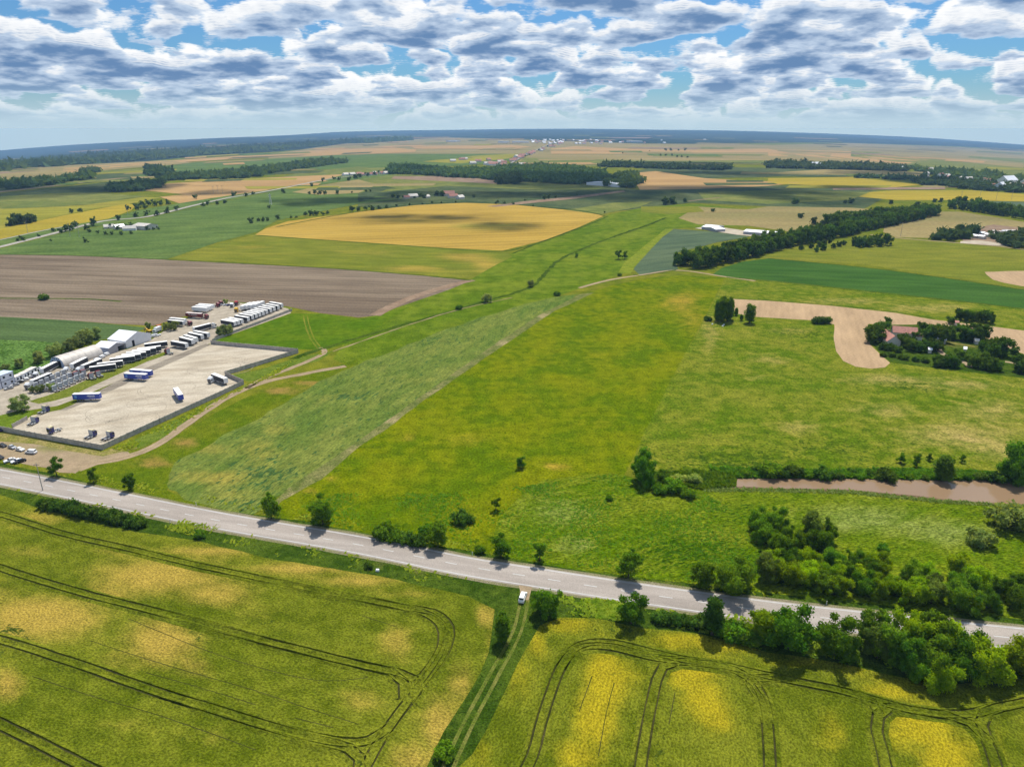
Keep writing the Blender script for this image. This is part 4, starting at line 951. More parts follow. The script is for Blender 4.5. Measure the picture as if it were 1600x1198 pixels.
# farm trees
for k, (x, y, h, key) in enumerate([(1366,534,34,'low'),(1374,520,30,'low'),(1387,503,13,'low'),(1412,540,24,'low'),(1424,546,28,'low'),(1436,548,24,'low'),(1432,530,18,'low'),(1455,530,34,'low'),(1470,533,36,'low'),(1445,522,26,'low'),(1483,528,26,'low'),(1452,548,22,'low'),(1462,546,24,'low'),(1500,499,24,'low'),(1511,500,26,'tall'),(1525,500,24,'low'),(1541,503,26,'low'),(1486,505,17,'low'),(1507,530,30,'low'),(1520,532,34,'low'),(1534,528,28,'low'),(1550,552,38,'low'),(1562,555,36,'low'),(1540,560,36,'low'),(1524,572,34,'low'),(1542,577,26,'low'),(1558,578,20,'low'),(1500,560,22,'low'),(1480,572,26,'low'),(1466,572,22,'low'),(1490,572,24,'low'),(1584,552,16,'low'),(1597,580,34,'low'),(1612,585,30,'low'),(1385,545,14,'bush'),(1400,548,12,'bush'),(1394,556,9,'bush'),(1412,560,10,'bush'),(1430,563,9,'bush'),(1446,565,9,'bush'),(1380,556,8,'bush')]):
    if key == 'bush': tree_px('bushd', x, y, h, 'garden bush in the thicket south of the farmhouse', 'bush', 'bushes south of the farmhouse', 1.0)
    else:
        lab = {0: 'tall dark tree on the west side of the farmhouse', 1: 'dark tree tucked behind the farmhouse west gable', 2: 'small tree behind the farmhouse ridge'}.get(k, 'dark garden tree in the farmstead grove')
        tree_px('dark', x, y, h*0.82, lab, group='trees of the farmstead grove' if k > 2 else None, wide=0.95)
# yard trees
tree_px('willow', 32, 641, 24, 'round willow on the mown green by the yard entrance', wide=1.1)
for k, (x, y, h) in enumerate([(10,580,14),(32,573,16),(62,566,20),(86,556,24),(96,552,18),(111,548,22),(124,540,22),(137,534,24),(148,528,20)]):
    tree_px('willow', x, y, h*0.9, 'tree in the row behind the arched hangar beside the sunflower field', 'tree', 'trees in the row behind the hangar')
for (x, y, h, lab) in [(64,612,12,'bush at the corner of the white tractor park, beside the front truck'),(52,612,10,'low bush in front of the tractor park truck'),(82,608,12,'bush growing against the white tractors'),(232,512,10,'bush beyond the white warehouse'),(262,514,12,'bush beside the white camper vans'),(272,515,14,'larger bush at the middle of the truck yard'),(346,524,17,'sprawling pale bush in front of the trailer row'),(357,521,17,'second sprawling pale bush by the wall'),(353,474,8,'dark bush at the far end of the truck yard')]:
    tree_px('willow', x, y, h, lab, 'bush')
# distant singles, hedges and groves
FARL = []
def fars(pts, label, group, h=None, key='far', cat='tree'):
    if 'round copse' not in group and 'hamlet' not in group:
        FARL.extend([(x, y, (h or hh)) for x, y, hh in pts]); return
    for (x, y, hh) in pts: tree_px(key, x, y, (h or hh)*tg.uniform(0.9, 1.1), label, cat, group, 1.0)
fars([(20,352,14),(28,350,17),(36,349,17),(44,348,16),(52,346,12)], 'tree in the round copse between the yellow fields', 'trees of the round copse')
fars([(112,332,8),(126,331,9)], 'small tree on the balk between the yellow fields', 'trees on the yellow field balk')
fars([(83,361,8),(96,363,10),(105,361,13),(112,359,13),(118,354,11),(135,358,10),(147,352,15),(134,378,9),(140,362,8),(80,376,4),(36,375,9),(28,376,7),(60,369,6),(186,343,10),(200,327,9),(212,338,10),(230,336,9),(246,336,9),(262,332,10),(275,328,9),(305,310,8),(318,322,8),(325,319,8),(340,319,8),(352,317,8),(365,306,9),(385,306,8),(395,303,6),(443,301,9),(487,291,7),(504,283,7),(522,280,6),(530,281,6),(545,282,8),(556,279,10),(563,277,8),(575,275,8),(586,273,7)], 'small tree beside the far highway', 'trees along the far highway')
fars([(212,323,9),(222,320,10),(232,320,11),(242,321,11),(252,321,10),(262,319,9),(216,327,9),(226,326,9)], 'tree in the copse beside the far highway bend', 'trees of the highway bend copse')
fars([(172,356,9),(185,358,8),(197,355,8),(205,354,8),(230,359,8),(240,359,6),(165,366,7),(175,366,7),(190,366,7),(205,365,6),(153,364,6),(248,358,6)], 'tree around the small farm south of the far highway', 'trees round the highway farm')
fars([(404,345,7),(411,345,8),(418,344,8),(392,348,11),(434,342,10),(455,340,5),(463,340,5),(478,337,9),(486,336,11),(494,336,10),(505,336,7),(512,334,7),(550,330,11),(560,329,9),(572,327,8),(582,328,10),(592,326,8),(604,324,6),(620,322,5),(640,320,4),(660,319,4),(675,317,5),(690,317,4),(712,316,4)], 'tree in the broken hedge along the top of the golden field', 'trees along the golden field hedge')
fars([(484,303,6),(492,303,9),(500,303,8),(508,303,8),(527,303,8),(550,301,4),(572,299,5),(579,299,5),(421,325,6)], 'dark tree on the dry field edge before the far highway', 'trees on the dry field edge')
fars([(614,308,6),(622,309,6),(655,307,8),(662,309,7),(683,305,8),(690,306,9),(702,305,8),(712,308,5),(740,308,5),(630,308,4),(648,309,4)], 'tree in the red roofed hamlet', 'trees of the red roofed hamlet')
fars([(820,313,4),(850,311,10),(857,310,8),(868,309,6),(902,305,4),(775,318,6),(788,318,5),(802,319,5),(833,322,4),(778,316,5),(945,332,4)], 'dark tree along the pale gravel lane', 'trees along the gravel lane')
fars([(1040,235,5),(1048,235,5),(1060,235,4),(1070,235,5),(1032,243,4),(1040,243,4),(1050,243,4),(1058,245,4),(1065,245,4),(1074,246,4),(973,239,3),(1015,236,2)], 'far tree in the copses on the dry plain', 'trees of the far copses')
M_forest = LM_far
def wood(name, poly, spacing, h, label, seed, n=26, dens=1.0):
    """a far wood that reads as one mass: many small crowns in one mesh"""
    g = random.Random(seed); pts = [Vector(P(x, y).xy) for x, y in poly]; xs = [p.x for p in pts]; ys = [p.y for p in pts]; N = len(pts)
    vs = []; fs = []
    gg = np.random.default_rng(seed)
    y = min(ys); c = 0
    while y < max(ys):
        x = min(xs)+g.random()*spacing
        while x < max(xs):
            ins = False
            for i in range(N):
                a, b = pts[i], pts[(i+1) % N]
                if (a.y > y) != (b.y > y) and x < (b.x-a.x)*(y-a.y)/(b.y-a.y)+a.x: ins = not ins
            if ins and g.random() < dens:
                X = x+g.uniform(-.4, .4)*spacing; Y = y+g.uniform(-.4, .4)*spacing; H = h*g.uniform(0.6, 1.2); W = spacing*g.uniform(0.5, 0.75)
                z0 = terr(X, Y); o = len(vs)
                d = gg.normal(size=(n, 3)); d /= np.linalg.norm(d, axis=1)[:, None]
                q = np.array([X, Y, z0+H*0.55])+d*np.array([W, W, H*0.48])*(0.75+0.35*gg.random((n, 1)))
                s = W*0.55
                t1 = gg.normal(size=(n, 3))*s; t2 = gg.normal(size=(n, 3))*s
                for k in range(n):
                    vs += [tuple(q[k]-t1[k]*.5), tuple(q[k]+t1[k]*.5), tuple(q[k]+t2[k]*.6)]; fs.append((o+3*k, o+3*k+1, o+3*k+2))
                # solid heart
                o = len(vs); r1 = W*0.8
                for (zz_, rr) in ((0.08, 0.7), (0.5, 1.0), (0.85, 0.6)):
                    for k in range(5): vs.append((X+math.cos(k*1.257)*r1*rr, Y+math.sin(k*1.257)*r1*rr, z0+H*zz_))
                vs.append((X, Y, z0+H*0.98))
                for l in range(2):
                    for k in range(5): fs.append((o+l*5+k, o+l*5+(k+1) % 5, o+l*5+5+(k+1) % 5, o+l*5+5+k))
                for k in range(5): fs.append((o+10+k, o+10+(k+1) % 5, o+15))
                c += 1
            x += spacing
        y += spacing
    me = mesh_from(name, vs, fs); me.materials.append(M_forest)
    o = link(name, me); tag(o, label, 'woodland', None, 'stuff')
    return c
tot = 0
for (poly, sp_, h, lab, dn) in [
 ([(606,272),(612,262),(640,262),(700,268),(760,268),(800,262),(880,262),(940,272),(950,284),(890,288),(830,284),(770,281),(740,278),(690,276),(640,272)], 13, 13, 'large dark wood in the middle distance behind the ploughed strip', 1.0),
 ([(773,287),(778,280),(800,279),(815,280),(813,288)], 12, 14, 'square dark block of wood jutting out of the large one', 1.0),
 ([(940,282),(960,278),(968,276),(992,274),(1000,282),(998,290),(985,294),(965,291),(945,291)], 14, 13, 'small wood round the white roofed hall', 0.9),
 ([(0,296),(0,289),(60,284),(140,276),(145,279),(80,288),(40,293)], 22, 12, 'long dark belt of wood on the far left fields', 0.9),
 ([(172,299),(185,292),(215,290),(250,287),(251,292),(220,297),(190,300)], 16, 12, 'dark copse at the edge of the far orange stubble', 1.0),
 ([(230,276),(232,270),(262,267),(263,273)], 18, 12, 'small square wood far out on the green fields', 1.0),
 ([(255,282),(262,277),(296,275),(297,280)], 16, 11, 'low wood beyond the orange stubble', 1.0),
 ([(300,280),(310,274),(400,267),(460,256),(500,252),(540,251),(540,254),(470,263),(420,271),(400,277),(340,280)], 20, 11, 'long straggling wood above the orange stubble', 0.85),
 ([(230,264),(231,261.5),(243,261),(243,264)], 18, 11, 'tiny square wood far out beyond the green fields', 1.0),
 ([(130,270),(140,267),(150,268),(148,270.5)], 18, 11, 'low dark thicket on the far dry field', 1.0),
 ([(940,260),(942,257),(980,257.5),(1000,260),(1060,262),(1135,264),(1134,266),(1040,264),(1000,262),(975,261)], 20, 11, 'long thin line of wood across the plain', 1.0),
 ([(1200,262),(1200,257),(1250,256),(1270,260),(1300,258),(1380,262),(1420,264),(1410,268),(1330,265),(1270,264)], 20, 13, 'wood with a white house beyond the yellow fields', 0.9),
 ([(1420,262),(1500,268),(1560,276),(1620,282),(1620,290),(1540,284),(1480,276),(1430,270)], 24, 9, 'trees of the far village', 0.45),
 ([(1440,288),(1430,282),(1470,280),(1520,286),(1560,290),(1620,296),(1620,304),(1560,299),(1500,294)], 18, 9, 'trees of the near end of the village', 0.7),
 ([(1330,278),(1330,276.5),(1440,280),(1440,283),(1390,280)], 20, 8, 'thin row of trees on the village road', 0.7),
 ([(1466,374),(1470,368),(1500,364),(1520,362),(1522,366),(1500,374),(1480,376)], 9, 9, 'dark grove west of the stone yard', 1.0),
 ([(1565,384),(1570,376),(1590,370),(1640,372),(1640,390),(1590,388)], 9, 10, 'dark grove east of the stone yard', 1.0),
 ([(1545,372),(1548,368),(1572,371),(1575,376)], 8, 6, 'low dark trees inside the stone yard', 0.9),
 ([(-40,262),(60,250),(200,240),(330,234),(420,228),(520,222),(520,226),(430,234),(340,241),(240,248),(100,258),(-40,270)], 60, 14, 'edge of the vast distant forest on the left plain', 0.7),
 ([(520,222),(640,215),(640,219),(560,224)], 70, 14, 'far forest edge below the horizon', 0.6)]:
    k = wood('woodland', poly, sp_, h, lab, int(sp_*h+len(lab)), dens=dn); tot += k
print('woods crowns', tot)
# hedge trees lining the highway towards the town
fars([(806+i*7+tg.uniform(-2,2), 250-i*3.0+tg.uniform(-1,1), 3.6) for i in range(11)]+[(600,268,6),(606,267,5),(622,268,6),(636,269,6),(592,270,6),(728,262,4),(703,262,3),(690,262,3)], 'small tree lining the highway towards the distant town', 'trees lining the highway to the town')

def joined_trees(name, pts, label, seed, n=60):
    gg = np.random.default_rng(seed); vs = []; fs = []
    for (x, y, hp) in pts:
        g = P(x, y); H = hp*mpp(x, y); vv, ff = leaf_cloud(int(x), tree_lobes(int(x), 'low')[:5], n, 0.24, core=True)
        a = gg.uniform(0, 6.28); o = len(vs)
        for v in vv: vs.append((g.x+(v[0]*math.cos(a)-v[1]*math.sin(a))*H, g.y+(v[0]*math.sin(a)+v[1]*math.cos(a))*H, g.z+v[2]*H))
        fs += [[i+o for i in f] for f in ff]
    me = mesh_from(name, vs, fs); me.materials.append(LM_far); tag(link(name, me), label, 'trees', None, 'stuff')
joined_trees('distant_trees', FARL, 'tiny far trees strung along highways, balks and hedges', 4)
ORD = ['first','second','third','fourth','fifth','sixth','seventh','eighth','ninth','tenth','eleventh','twelfth','thirteenth','fourteenth','fifteenth','sixteenth','seventeenth','eighteenth','nineteenth','twentieth','twenty-first','twenty-second','twenty-third','twenty-fourth','twenty-fifth','twenty-sixth','twenty-seventh','twenty-eighth','twenty-ninth','thirtieth','thirty-first','thirty-second','thirty-third','thirty-fourth','thirty-fifth']
def number(group, tmpl):
    os_ = sorted([o for o in bpy.data.objects if o.get('group') == group], key=lambda o: o.location.x/max(50, o.location.y))
    for o, w_ in zip(os_, ORD): o['label'] = tmpl % w_
number('trees of the roadside thicket', '%s tree from the west end of the leafy thicket lining the road')
number('trees of the big roadside clump', '%s tree from the west in the clump between road and barley')
number('trees of the loose wood by the river meadow', '%s tree from the west in the loose wood below the river meadow')
number('trees of the farmstead grove', '%s dark tree from the west in the grove around the farmhouse')
number('bushes of the low roadside hedge', '%s bush from the west in the low hedge beside the barley')
number('bushes on the far river bank', '%s dark bush from the west on the far river bank')
number('bushes of the hedge east of the junction', '%s hedge bush east of the junction')
number('trees of the red roofed hamlet', '%s tree from the west in the small red roofed hamlet')
number('trees of the windbreak side clump', '%s tree from the west in the clump jutting from the windbreak')
number('trees in the row behind the hangar', '%s tree from the west in the row behind the arched hangar')
number('bushes south of the farmhouse', '%s garden bush from the west below the farmhouse')
number('poplars near the pale soil', '%s poplar from the west in the tight group by the pale soil')
number('hedge bushes east of the junction', '%s hedge bush east of the lopsided roadside tree')
number('bushes under the roadside clump', '%s low bush from the west under the roadside leafy trees')
number('bushes at the corner of the pale soil', '%s bush from the west at the pale soil corner')
number('scrub trees beside the windbreak', '%s scrub tree from the west on the grass beside the windbreak')
number('trees of the second windbreak', '%s tree from the west end of the second windbreak beyond the stubble')
number('trees at the far end of the windbreak', '%s tree from the west in the thick far end of the windbreak')
number('trees of the round copse', '%s tree from the west in the round copse between yellow fields')
# loose weeds and tufts: nobody could count them
def tufts(name, poly, count, size, mat, label, seed, tall=1.0, clump=0.0, world_pts=None):
    g = np.random.default_rng(seed)
    pts = np.array([tuple(P(x, y).xy) for x, y in poly]); qx, qy = np.roll(pts[:, 0], -1), np.roll(pts[:, 1], -1)
    X = g.uniform(pts[:, 0].min(), pts[:, 0].max(), count*4); Y = g.uniform(pts[:, 1].min(), pts[:, 1].max(), count*4)
    with np.errstate(divide='ignore', invalid='ignore'):
        cond = ((pts[None, :, 1] > Y[:, None]) != (qy[None, :] > Y[:, None]))
        xi = (qx-pts[:, 0])[None, :]*(Y[:, None]-pts[:, 1][None, :])/(qy-pts[:, 1])[None, :]+pts[:, 0][None, :]
    ins = (cond & (X[:, None] < xi)).sum(1) % 2 == 1
    X, Y = X[ins], Y[ins]
    if clump:
        v = np.array([noise.noise(Vector((x*clump, y*clump, seed))) for x, y in zip(X, Y)]); k = g.random(len(X)) < np.clip((v+0.25)*1.1, 0.03, 1)**2; X, Y = X[k], Y[k]
    count = int(count*0.55); X, Y = X[:count], Y[:count]; n = len(X)
    if not n: return
    Z = np.array([terr(x, y) for x, y in zip(X, Y)])
    vs = []; 
    base = np.stack([X, Y, Z+0.02], 1)
    out = []
    for b in range(3):
        a = g.uniform(0, 6.28, n); s = size*(0.5+g.random(n)); hh = s*tall*(0.6+0.8*g.random(n))
        d = np.stack([np.cos(a)*s, np.sin(a)*s, np.zeros(n)], 1)
        lean = np.stack([g.normal(size=n)*s*0.6, g.normal(size=n)*s*0.6+s*0.7, hh*0.55], 1)
        out += [base-d*0.5, base+d*0.5, base+lean+d*0.35, base+lean-d*0.35]
    q = np.stack(out, 1).reshape(-1, 3); fs = np.arange(12*n).reshape(-1, 4)
    me = mesh_from(name, q.tolist(), fs.tolist()); me.materials.append(mat)
    tag(link(name, me), label, 'weeds', None, 'stuff')
tufts('weeds', [(0,760),(230,800),(400,836),(600,876),(735,903),(733,926),(600,896),(435,870),(330,842),(240,822),(230,815),(60,776),(0,768)], 9000, 0.5, LM_weed, 'weeds on the near verge west of the junction', 1, 0.7, 0.12)
tufts('weeds', [(873,930),(969,940),(1181,968),(1400,994),(1600,1014),(1600,1052),(1480,1060),(1330,1034),(1150,998),(1010,974),(873,958)], 8000, 0.5, LM_weed, 'weeds on the near verge east of the junction', 2, 0.8, 0.12)
tufts('weeds', [(100,744),(200,764),(400,802),(560,828),(760,866),(1000,905),(1200,932),(1200,915),(1000,890),(800,862),(560,815),(400,790),(200,750),(120,735)], 9000, 0.5, LM_weed, 'weeds along the far verge', 3, 0.8, 0.10)

tufts('weeds', [(170,702),(200,690),(300,642),(384,604),(470,556),(510,550),(440,580),(350,622),(262,680),(200,704)], 5000, 0.6, LM_weed, 'weeds along the outside of the concrete fence', 5, 0.8, 0.12)
tufts('reeds', [(1030,738),(1090,736),(1150,742),(1150,760),(1100,764),(1040,758),(1000,770),(990,752)], 6000, 0.55, LM_mid, 'reed bed at the west end of the river', 6, 1.6, 0.0)
tufts('reeds', [(1110,733),(1200,735),(1300,738),(1400,736),(1500,738),(1560,742),(1560,749),(1475,749),(1300,746),(1150,746)], 9000, 0.8, LM_mid, 'rank growth along the far river bank', 7, 1.4, 0.0)
tufts('reeds', [(1100,762),(1200,763),(1330,766),(1475,781),(1620,790),(1620,794),(1475,786),(1330,771),(1200,768),(1100,768)], 2500, 0.4, LM_reed, 'reeds along the near river bank', 8, 1.2, 0.0)
tufts('meadow_tufts', [(430,806),(640,843),(860,878),(1200,925),(1200,830),(1100,770),(960,740),(850,755),(700,770),(520,770)], 16000, 0.36, LM_mid, 'tufts of tall grass in the lower meadow', 9, 0.6, 0.07)



# ------------------------------------------------------------------ vehicles (local +X is forwards, origin on the ground)
def paint(name, c, rough=0.35): return plain(name, c, rough)
V_white = paint('white paint', (0.80, 0.80, 0.79)); V_dark = paint('dark curtain', (0.022, 0.026, 0.036), 0.6)
V_blue = paint('blue paint', (0.025, 0.06, 0.36)); V_navy = paint('navy paint', (0.022, 0.025, 0.16)); V_red = paint('red paint', (0.42, 0.03, 0.03)); V_maroon = paint('maroon paint', (0.16, 0.012, 0.02))
V_yellow = paint('yellow paint', (0.72, 0.42, 0.03)); V_cream = paint('cream paint', (0.70, 0.60, 0.36)); V_silver = paint('silver paint', (0.42, 0.43, 0.45)); V_black = paint('black paint', (0.02, 0.02, 0.022)); V_orange = paint('orange paint', (0.6, 0.16, 0.03))
V_roofw = plain('dusty white roof', (0.76, 0.74, 0.70), 0.7, vary=0.08, scale=0.4); V_roofp = plain('dusty pinkish roof', (0.66, 0.56, 0.52), 0.7)
V_rubber = plain('rubber', (0.018, 0.018, 0.018), 0.85); V_steel = plain('chassis steel', (0.06, 0.06, 0.065), 0.6); V_rim = plain('wheel rim', (0.45, 0.45, 0.45), 0.4, 0.6)
V_glass = plain('tinted glass', (0.012, 0.016, 0.02), 0.06, spec=0.8); V_lamp = plain('tail lamp', (0.5, 0.02, 0.02), 0.3); V_alu = plain('aluminium', (0.6, 0.6, 0.6), 0.45, 0.3)
V_ltblue = plain('light blue print', (0.12, 0.30, 0.62), 0.5)
_w = MB(); _w.cyl((0, -0.16, 0), (0, 0.16, 0), 0.5, 14); ME_wheel = _w.mesh('wheel'); ME_wheel.materials.append(V_rubber)
_w = MB(); _w.cyl((0, -0.175, 0), (0, 0.175, 0), 0.27, 10); ME_rim = _w.mesh('rim'); ME_rim.materials.append(V_rim)
_w = MB(); _w.cyl((0, -0.11, 0), (0, 0.11, 0), 0.33, 12); ME_cwheel = _w.mesh('wheel'); ME_cwheel.materials.append(V_rubber)
_w = MB(); _w.cyl((0, -0.12, 0), (0, 0.12, 0), 0.19, 8); ME_crim = _w.mesh('rim'); ME_crim.materials.append(V_rim)
def wheel(root, x, y, big=True):
    o = link('wheel', ME_wheel if big else ME_cwheel); o.location = (x, y, 0.5 if big else 0.33); kid(root, o)
    r_ = link('rim', ME_rim if big else ME_crim); kid(o, r_)
def make_trailer(side, roof, rear, L=13.6, letter=None):
    t = empty('semi_trailer', (0, 0, 0))
    b = MB().box(-L/2+0.05, L/2-0.08, -1.26, 1.26, 1.15, 3.88); b.build('curtain_side', side, t)
    MB().box(-L/2, L/2, -1.29, 1.29, 3.88, 4.0, 0.06).build('roof', roof, t)
    MB().box(-L/2-0.02, -L/2+0.05, -1.28, 1.28, 1.1, 3.88).build('rear_door', rear, t)
    MB().box(L/2-0.08, L/2, -1.28, 1.28, 1.1, 3.88).build('front_wall', rear, t)
    b = MB()
    for s_ in (-1, 1): b.box(-L/2+0.1, L/2-0.3, s_*0.5-0.08, s_*0.5+0.08, 0.85, 1.12)
    for x in (-5, -3, -1, 1, 3, 5): b.box(x-0.06, x+0.06, -1.2, 1.2, 0.98, 1.1)
    b.build('chassis', V_steel, t)
    for s_ in (-1, 1):
        b = MB().box(-L/2, L/2, s_*1.3-0.015, s_*1.3+0.015, 1.08, 1.24); b.build('side_rail', rear, t)
        b = MB().box(-0.9, 1.6, s_*1.24-0.03, s_*1.24+0.03, 0.45, 1.0); b.build('side_guard', V_alu, t)
    for x in (-L/2+2.2, -L/2+3.5, -L/2+4.8):
        for s_ in (-1, 1): wheel(t, x, s_*1.05)
    for s_ in (-1, 1): MB().box(L/2-3.4, L/2-3.2, s_*0.85-0.07, s_*0.85+0.07, 0.0, 1.0).build('landing_leg', V_steel, t)
    if letter == 'band':      # rows of pale printed lettering, too small to read in the photograph
        g = random.Random(3); b = MB(); x = 0.6
        while x < 4.6:
            w_ = g.uniform(0.18, 0.34)
            for s_ in (-1, 1): b.box(x, x+w_, s_*1.285-0.006, s_*1.285+0.006, 2.5+g.uniform(0, .15), 3.1+g.uniform(0, .25))
            x += w_+0.14
        x = 1.4
        while x < 4.4:
            w_ = g.uniform(0.14, 0.2)
            for s_ in (-1, 1): b.box(x, x+w_, s_*1.285-0.006, s_*1.285+0.006, 1.9, 2.15)
            x += w_+0.1
        b.build('lettering', V_white, t)
        b = MB()
        for s_ in (-1, 1):
            b.box(-5.9, -4.6, s_*1.284-0.006, s_*1.284+0.006, 1.7, 3.4)
        b.build('emblem', V_ltblue, t)
    if letter == 'big':
        g = random.Random(8); b = MB(); x = -4.4
        while x < 3.0:
            w_ = g.uniform(0.4, 0.6); k = g.random()
            for s_ in (-1, 1):
                b.box(x, x+0.16, s_*1.285-0.006, s_*1.285+0.006, 2.45, 3.35)
                if k > .3: b.box(x, x+w_, s_*1.285-0.004, s_*1.285+0.004, 3.18, 3.34)
                if k < .7: b.box(x, x+w_, s_*1.286-0.004, s_*1.286+0.004, 2.46, 2.62)
                if .2 < k < .9: b.box(x+w_-0.15, x+w_, s_*1.287-0.004, s_*1.287+0.004, 2.6, 3.2)
            x += w_+0.22 if abs(x+2.6) > .5 else w_+0.7
        b.build('lettering', V_white, t)
    return t
def make_tractor(cab, roofc, tank=V_alu):
    t = empty('tractor_unit', (0, 0, 0))
    b = MB()
    prof = [(0.75, 0.55), (3.02, 0.55), (3.06, 1.55), (2.92, 2.75), (2.7, 2.95), (0.75, 2.95)]
    b.hull([[(x, -1.24, z) for x, z in prof], [(x, 1.24, z) for x, z in prof]]); b.build('cab', cab, t)
    prof = [(0.85, 2.95), (2.66, 2.95), (2.3, 3.35), (1.5, 3.72), (0.85, 3.72)]
    MB().hull([[(x, -1.12, z) for x, z in prof], [(x, 1.12, z) for x, z in prof]]).build('roof_fairing', roofc, t)
    MB().hull([[(3.085, -1.1, 1.6), (2.955, -1.05, 2.62), (2.935, -1.05, 2.62), (3.05, -1.1, 1.6)], [(3.085, 1.1, 1.6), (2.955, 1.05, 2.62), (2.935, 1.05, 2.62), (3.05, 1.1, 1.6)]]).build('windscreen', V_glass, t)
    for s_ in (-1, 1):
        MB().box(1.85, 2.75, s_*1.25-0.01, s_*1.25+0.01, 1.7, 2.5).build('side_window', V_glass, t)
        MB().box(2.75, 2.95, s_*1.42-0.1, s_*1.42+0.1, 1.8, 2.5, 0.02).build('mirror', V_black, t)
        MB().box(0.72, 0.95, s_*1.26-0.015, s_*1.26+0.015, 1.0, 3.5).build('side_deflector', cab, t)
        MB().box(-0.55, 0.6, s_*0.95-0.25, s_*0.95+0.25, 0.45, 1.0, 0.05).build('fuel_tank', tank, t)
        MB().box(-2.2, -1.0, s_*1.0-0.26, s_*1.0+0.26, 1.03, 1.09).build('mudguard', tank, t)
        wheel(t, 2.1, s_*1.05); wheel(t, -1.6, s_*1.05); 
        MB().box(3.02, 3.1, s_*0.95-0.18, s_*0.95+0.18, 0.75, 1.0).build('headlight', V_alu, t)
    MB().box(3.062, 3.09, -1.0, 1.0, 0.62, 1.45).build('grille', V_black, t)
    MB().box(0.70, 0.748, -1.2, 1.2, 0.7, 3.6).build('cab_back_wall', V_silver, t)
    b = MB()
    for s_ in (-1, 1): b.box(-3.0, 2.4, s_*0.42-0.07, s_*0.42+0.07, 0.75, 1.0)
    b.box(-3.02, -2.9, -0.95, 0.95, 0.7, 1.0); b.build('chassis', V_steel, t)
    MB().cyl((-1.4, 0, 1.02), (-1.4, 0, 1.14), 0.5, 12).build('fifth_wheel', V_steel, t)
    return t
def make_car(body, van=False, L=4.4):
    t = empty('van' if van else 'parked_car', (0, 0, 0)); h = L/2
    hood = 0.95 if not van else 1.15
    prof = [(-h, 0.35), (h, 0.35), (h, 0.7), (h-0.15, 0.85), (h-1.1, hood), (-h+0.25, hood+0.05), (-h, 0.9)]
    MB().hull([[(x, -0.86, z) for x, z in prof], [(x, 0.86, z) for x, z in prof]]).build('body', body, t)
    zt = 1.42 if not van else 1.95
    x0, x1 = (-h+0.3, h-1.2) if van else (-h+0.55, h-1.35)
    r0, r1 = (x0+0.12, x1-0.45) if van else (x0+0.45, x1-0.75)
    MB().hull([[(x0, -0.8, hood), (x1, -0.8, hood), (r1, -0.68, zt-0.05), (r0, -0.68, zt-0.05)], [(x0, 0.8, hood), (x1, 0.8, hood), (r1, 0.68, zt-0.05), (r0, 0.68, zt-0.05)]]).build('windows', V_glass if not van else body, t)
    MB().box(r0, r1, -0.70, 0.70, zt-0.06, zt, 0.03).build('roof', body, t)
    if van:
        MB().hull([[(x1+0.02, -0.7, hood+0.08), (r1+0.06, -0.62, zt-0.12), (r1+0.02, -0.62, zt-0.12), (x1-0.03, -0.7, hood+0.08)], [(x1+0.02, 0.7, hood+0.08), (r1+0.06, 0.62, zt-0.12), (r1+0.02, 0.62, zt-0.12), (x1-0.03, 0.7, hood+0.08)]]).build('windscreen', V_glass, t)
        for s_ in (-1, 1): MB().hull([[(x1-1.2, s_*0.8, hood+0.1), (x1-0.25, s_*0.8, hood+0.1), (x1-0.5, s_*0.73, zt-0.3), (x1-1.2, s_*0.73, zt-0.3)], [(x1-1.2, s_*0.83, hood+0.1), (x1-0.25, s_*0.83, hood+0.1), (x1-0.5, s_*0.76, zt-0.3), (x1-1.2, s_*0.76, zt-0.3)]]).build('side_window', V_glass, t)
        MB().box(-h+0.26, -h+0.33, -0.6, 0.6, 1.3, 1.75).build('rear_window', V_glass, t)
    for s_ in (-1, 1):
        MB().box(-h-0.015, -h+0.05, s_*0.68-0.12, s_*0.68+0.12, 0.62, 0.85).build('tail_lamp', V_lamp, t)
        MB().box(h-0.05, h+0.015, s_*0.62-0.16, s_*0.62+0.16, 0.58, 0.74).build('headlight', V_alu, t)
        for x in (-h+0.85, h-0.85): wheel(t, x, s_*0.78, False)
    MB().box(-h+0.1, h-0.1, -0.75, 0.75, 0.2, 0.36).build('sill', V_black, t)
    return t
PR = {}
def use(key, maker, rear, front, label, cat, group=None, s=0.74, dz=0.0):
    """the first time the maker's own thing is placed, then copies of it; rear/front are the pixels of its two ends on the ground"""
    a, b = P(*rear), P(*front); c = (a+b)/2; d = (b-a); rz = math.atan2(d.y, d.x)
    loc = (c.x, c.y, terr(c.x, c.y)+0.06+dz)
    if key in PR: o = dup(PR[key], loc, rz, s)
    else:
        o = maker(); PR[key] = o; o.location = loc; o.rotation_euler = (0, 0, rz); o.scale = (s, s, s)
    for k_ in ('group', 'label', 'category'):
        if k_ in o: del o[k_]
    return tag(o, label, cat, group)
T_dark = lambda: make_trailer(V_dark, V_roofw, V_white)
T_white = lambda: make_trailer(V_white, V_roofw, V_white)
T_blue = lambda: make_trailer(V_blue, V_roofw, V_blue, letter='band')
T_red = lambda: make_trailer(V_maroon, V_roofp, V_maroon, letter='big')
U_white = lambda: make_tractor(V_white, V_white); U_red = lambda: make_tractor(V_maroon, V_red); U_navy = lambda: make_tractor(V_navy, V_cream); U_yel = lambda: make_tractor(V_yellow, V_yellow)
U_dullred = lambda: make_tractor(V_maroon, V_maroon, V_steel)
G1 = 'dark curtain trailers in the slanting row'
ends = [(183.5,580),(195,574.6),(214,567),(223.5,564),(232,560.6),(239,557),(248,554),(256,551),(266,543.5)]
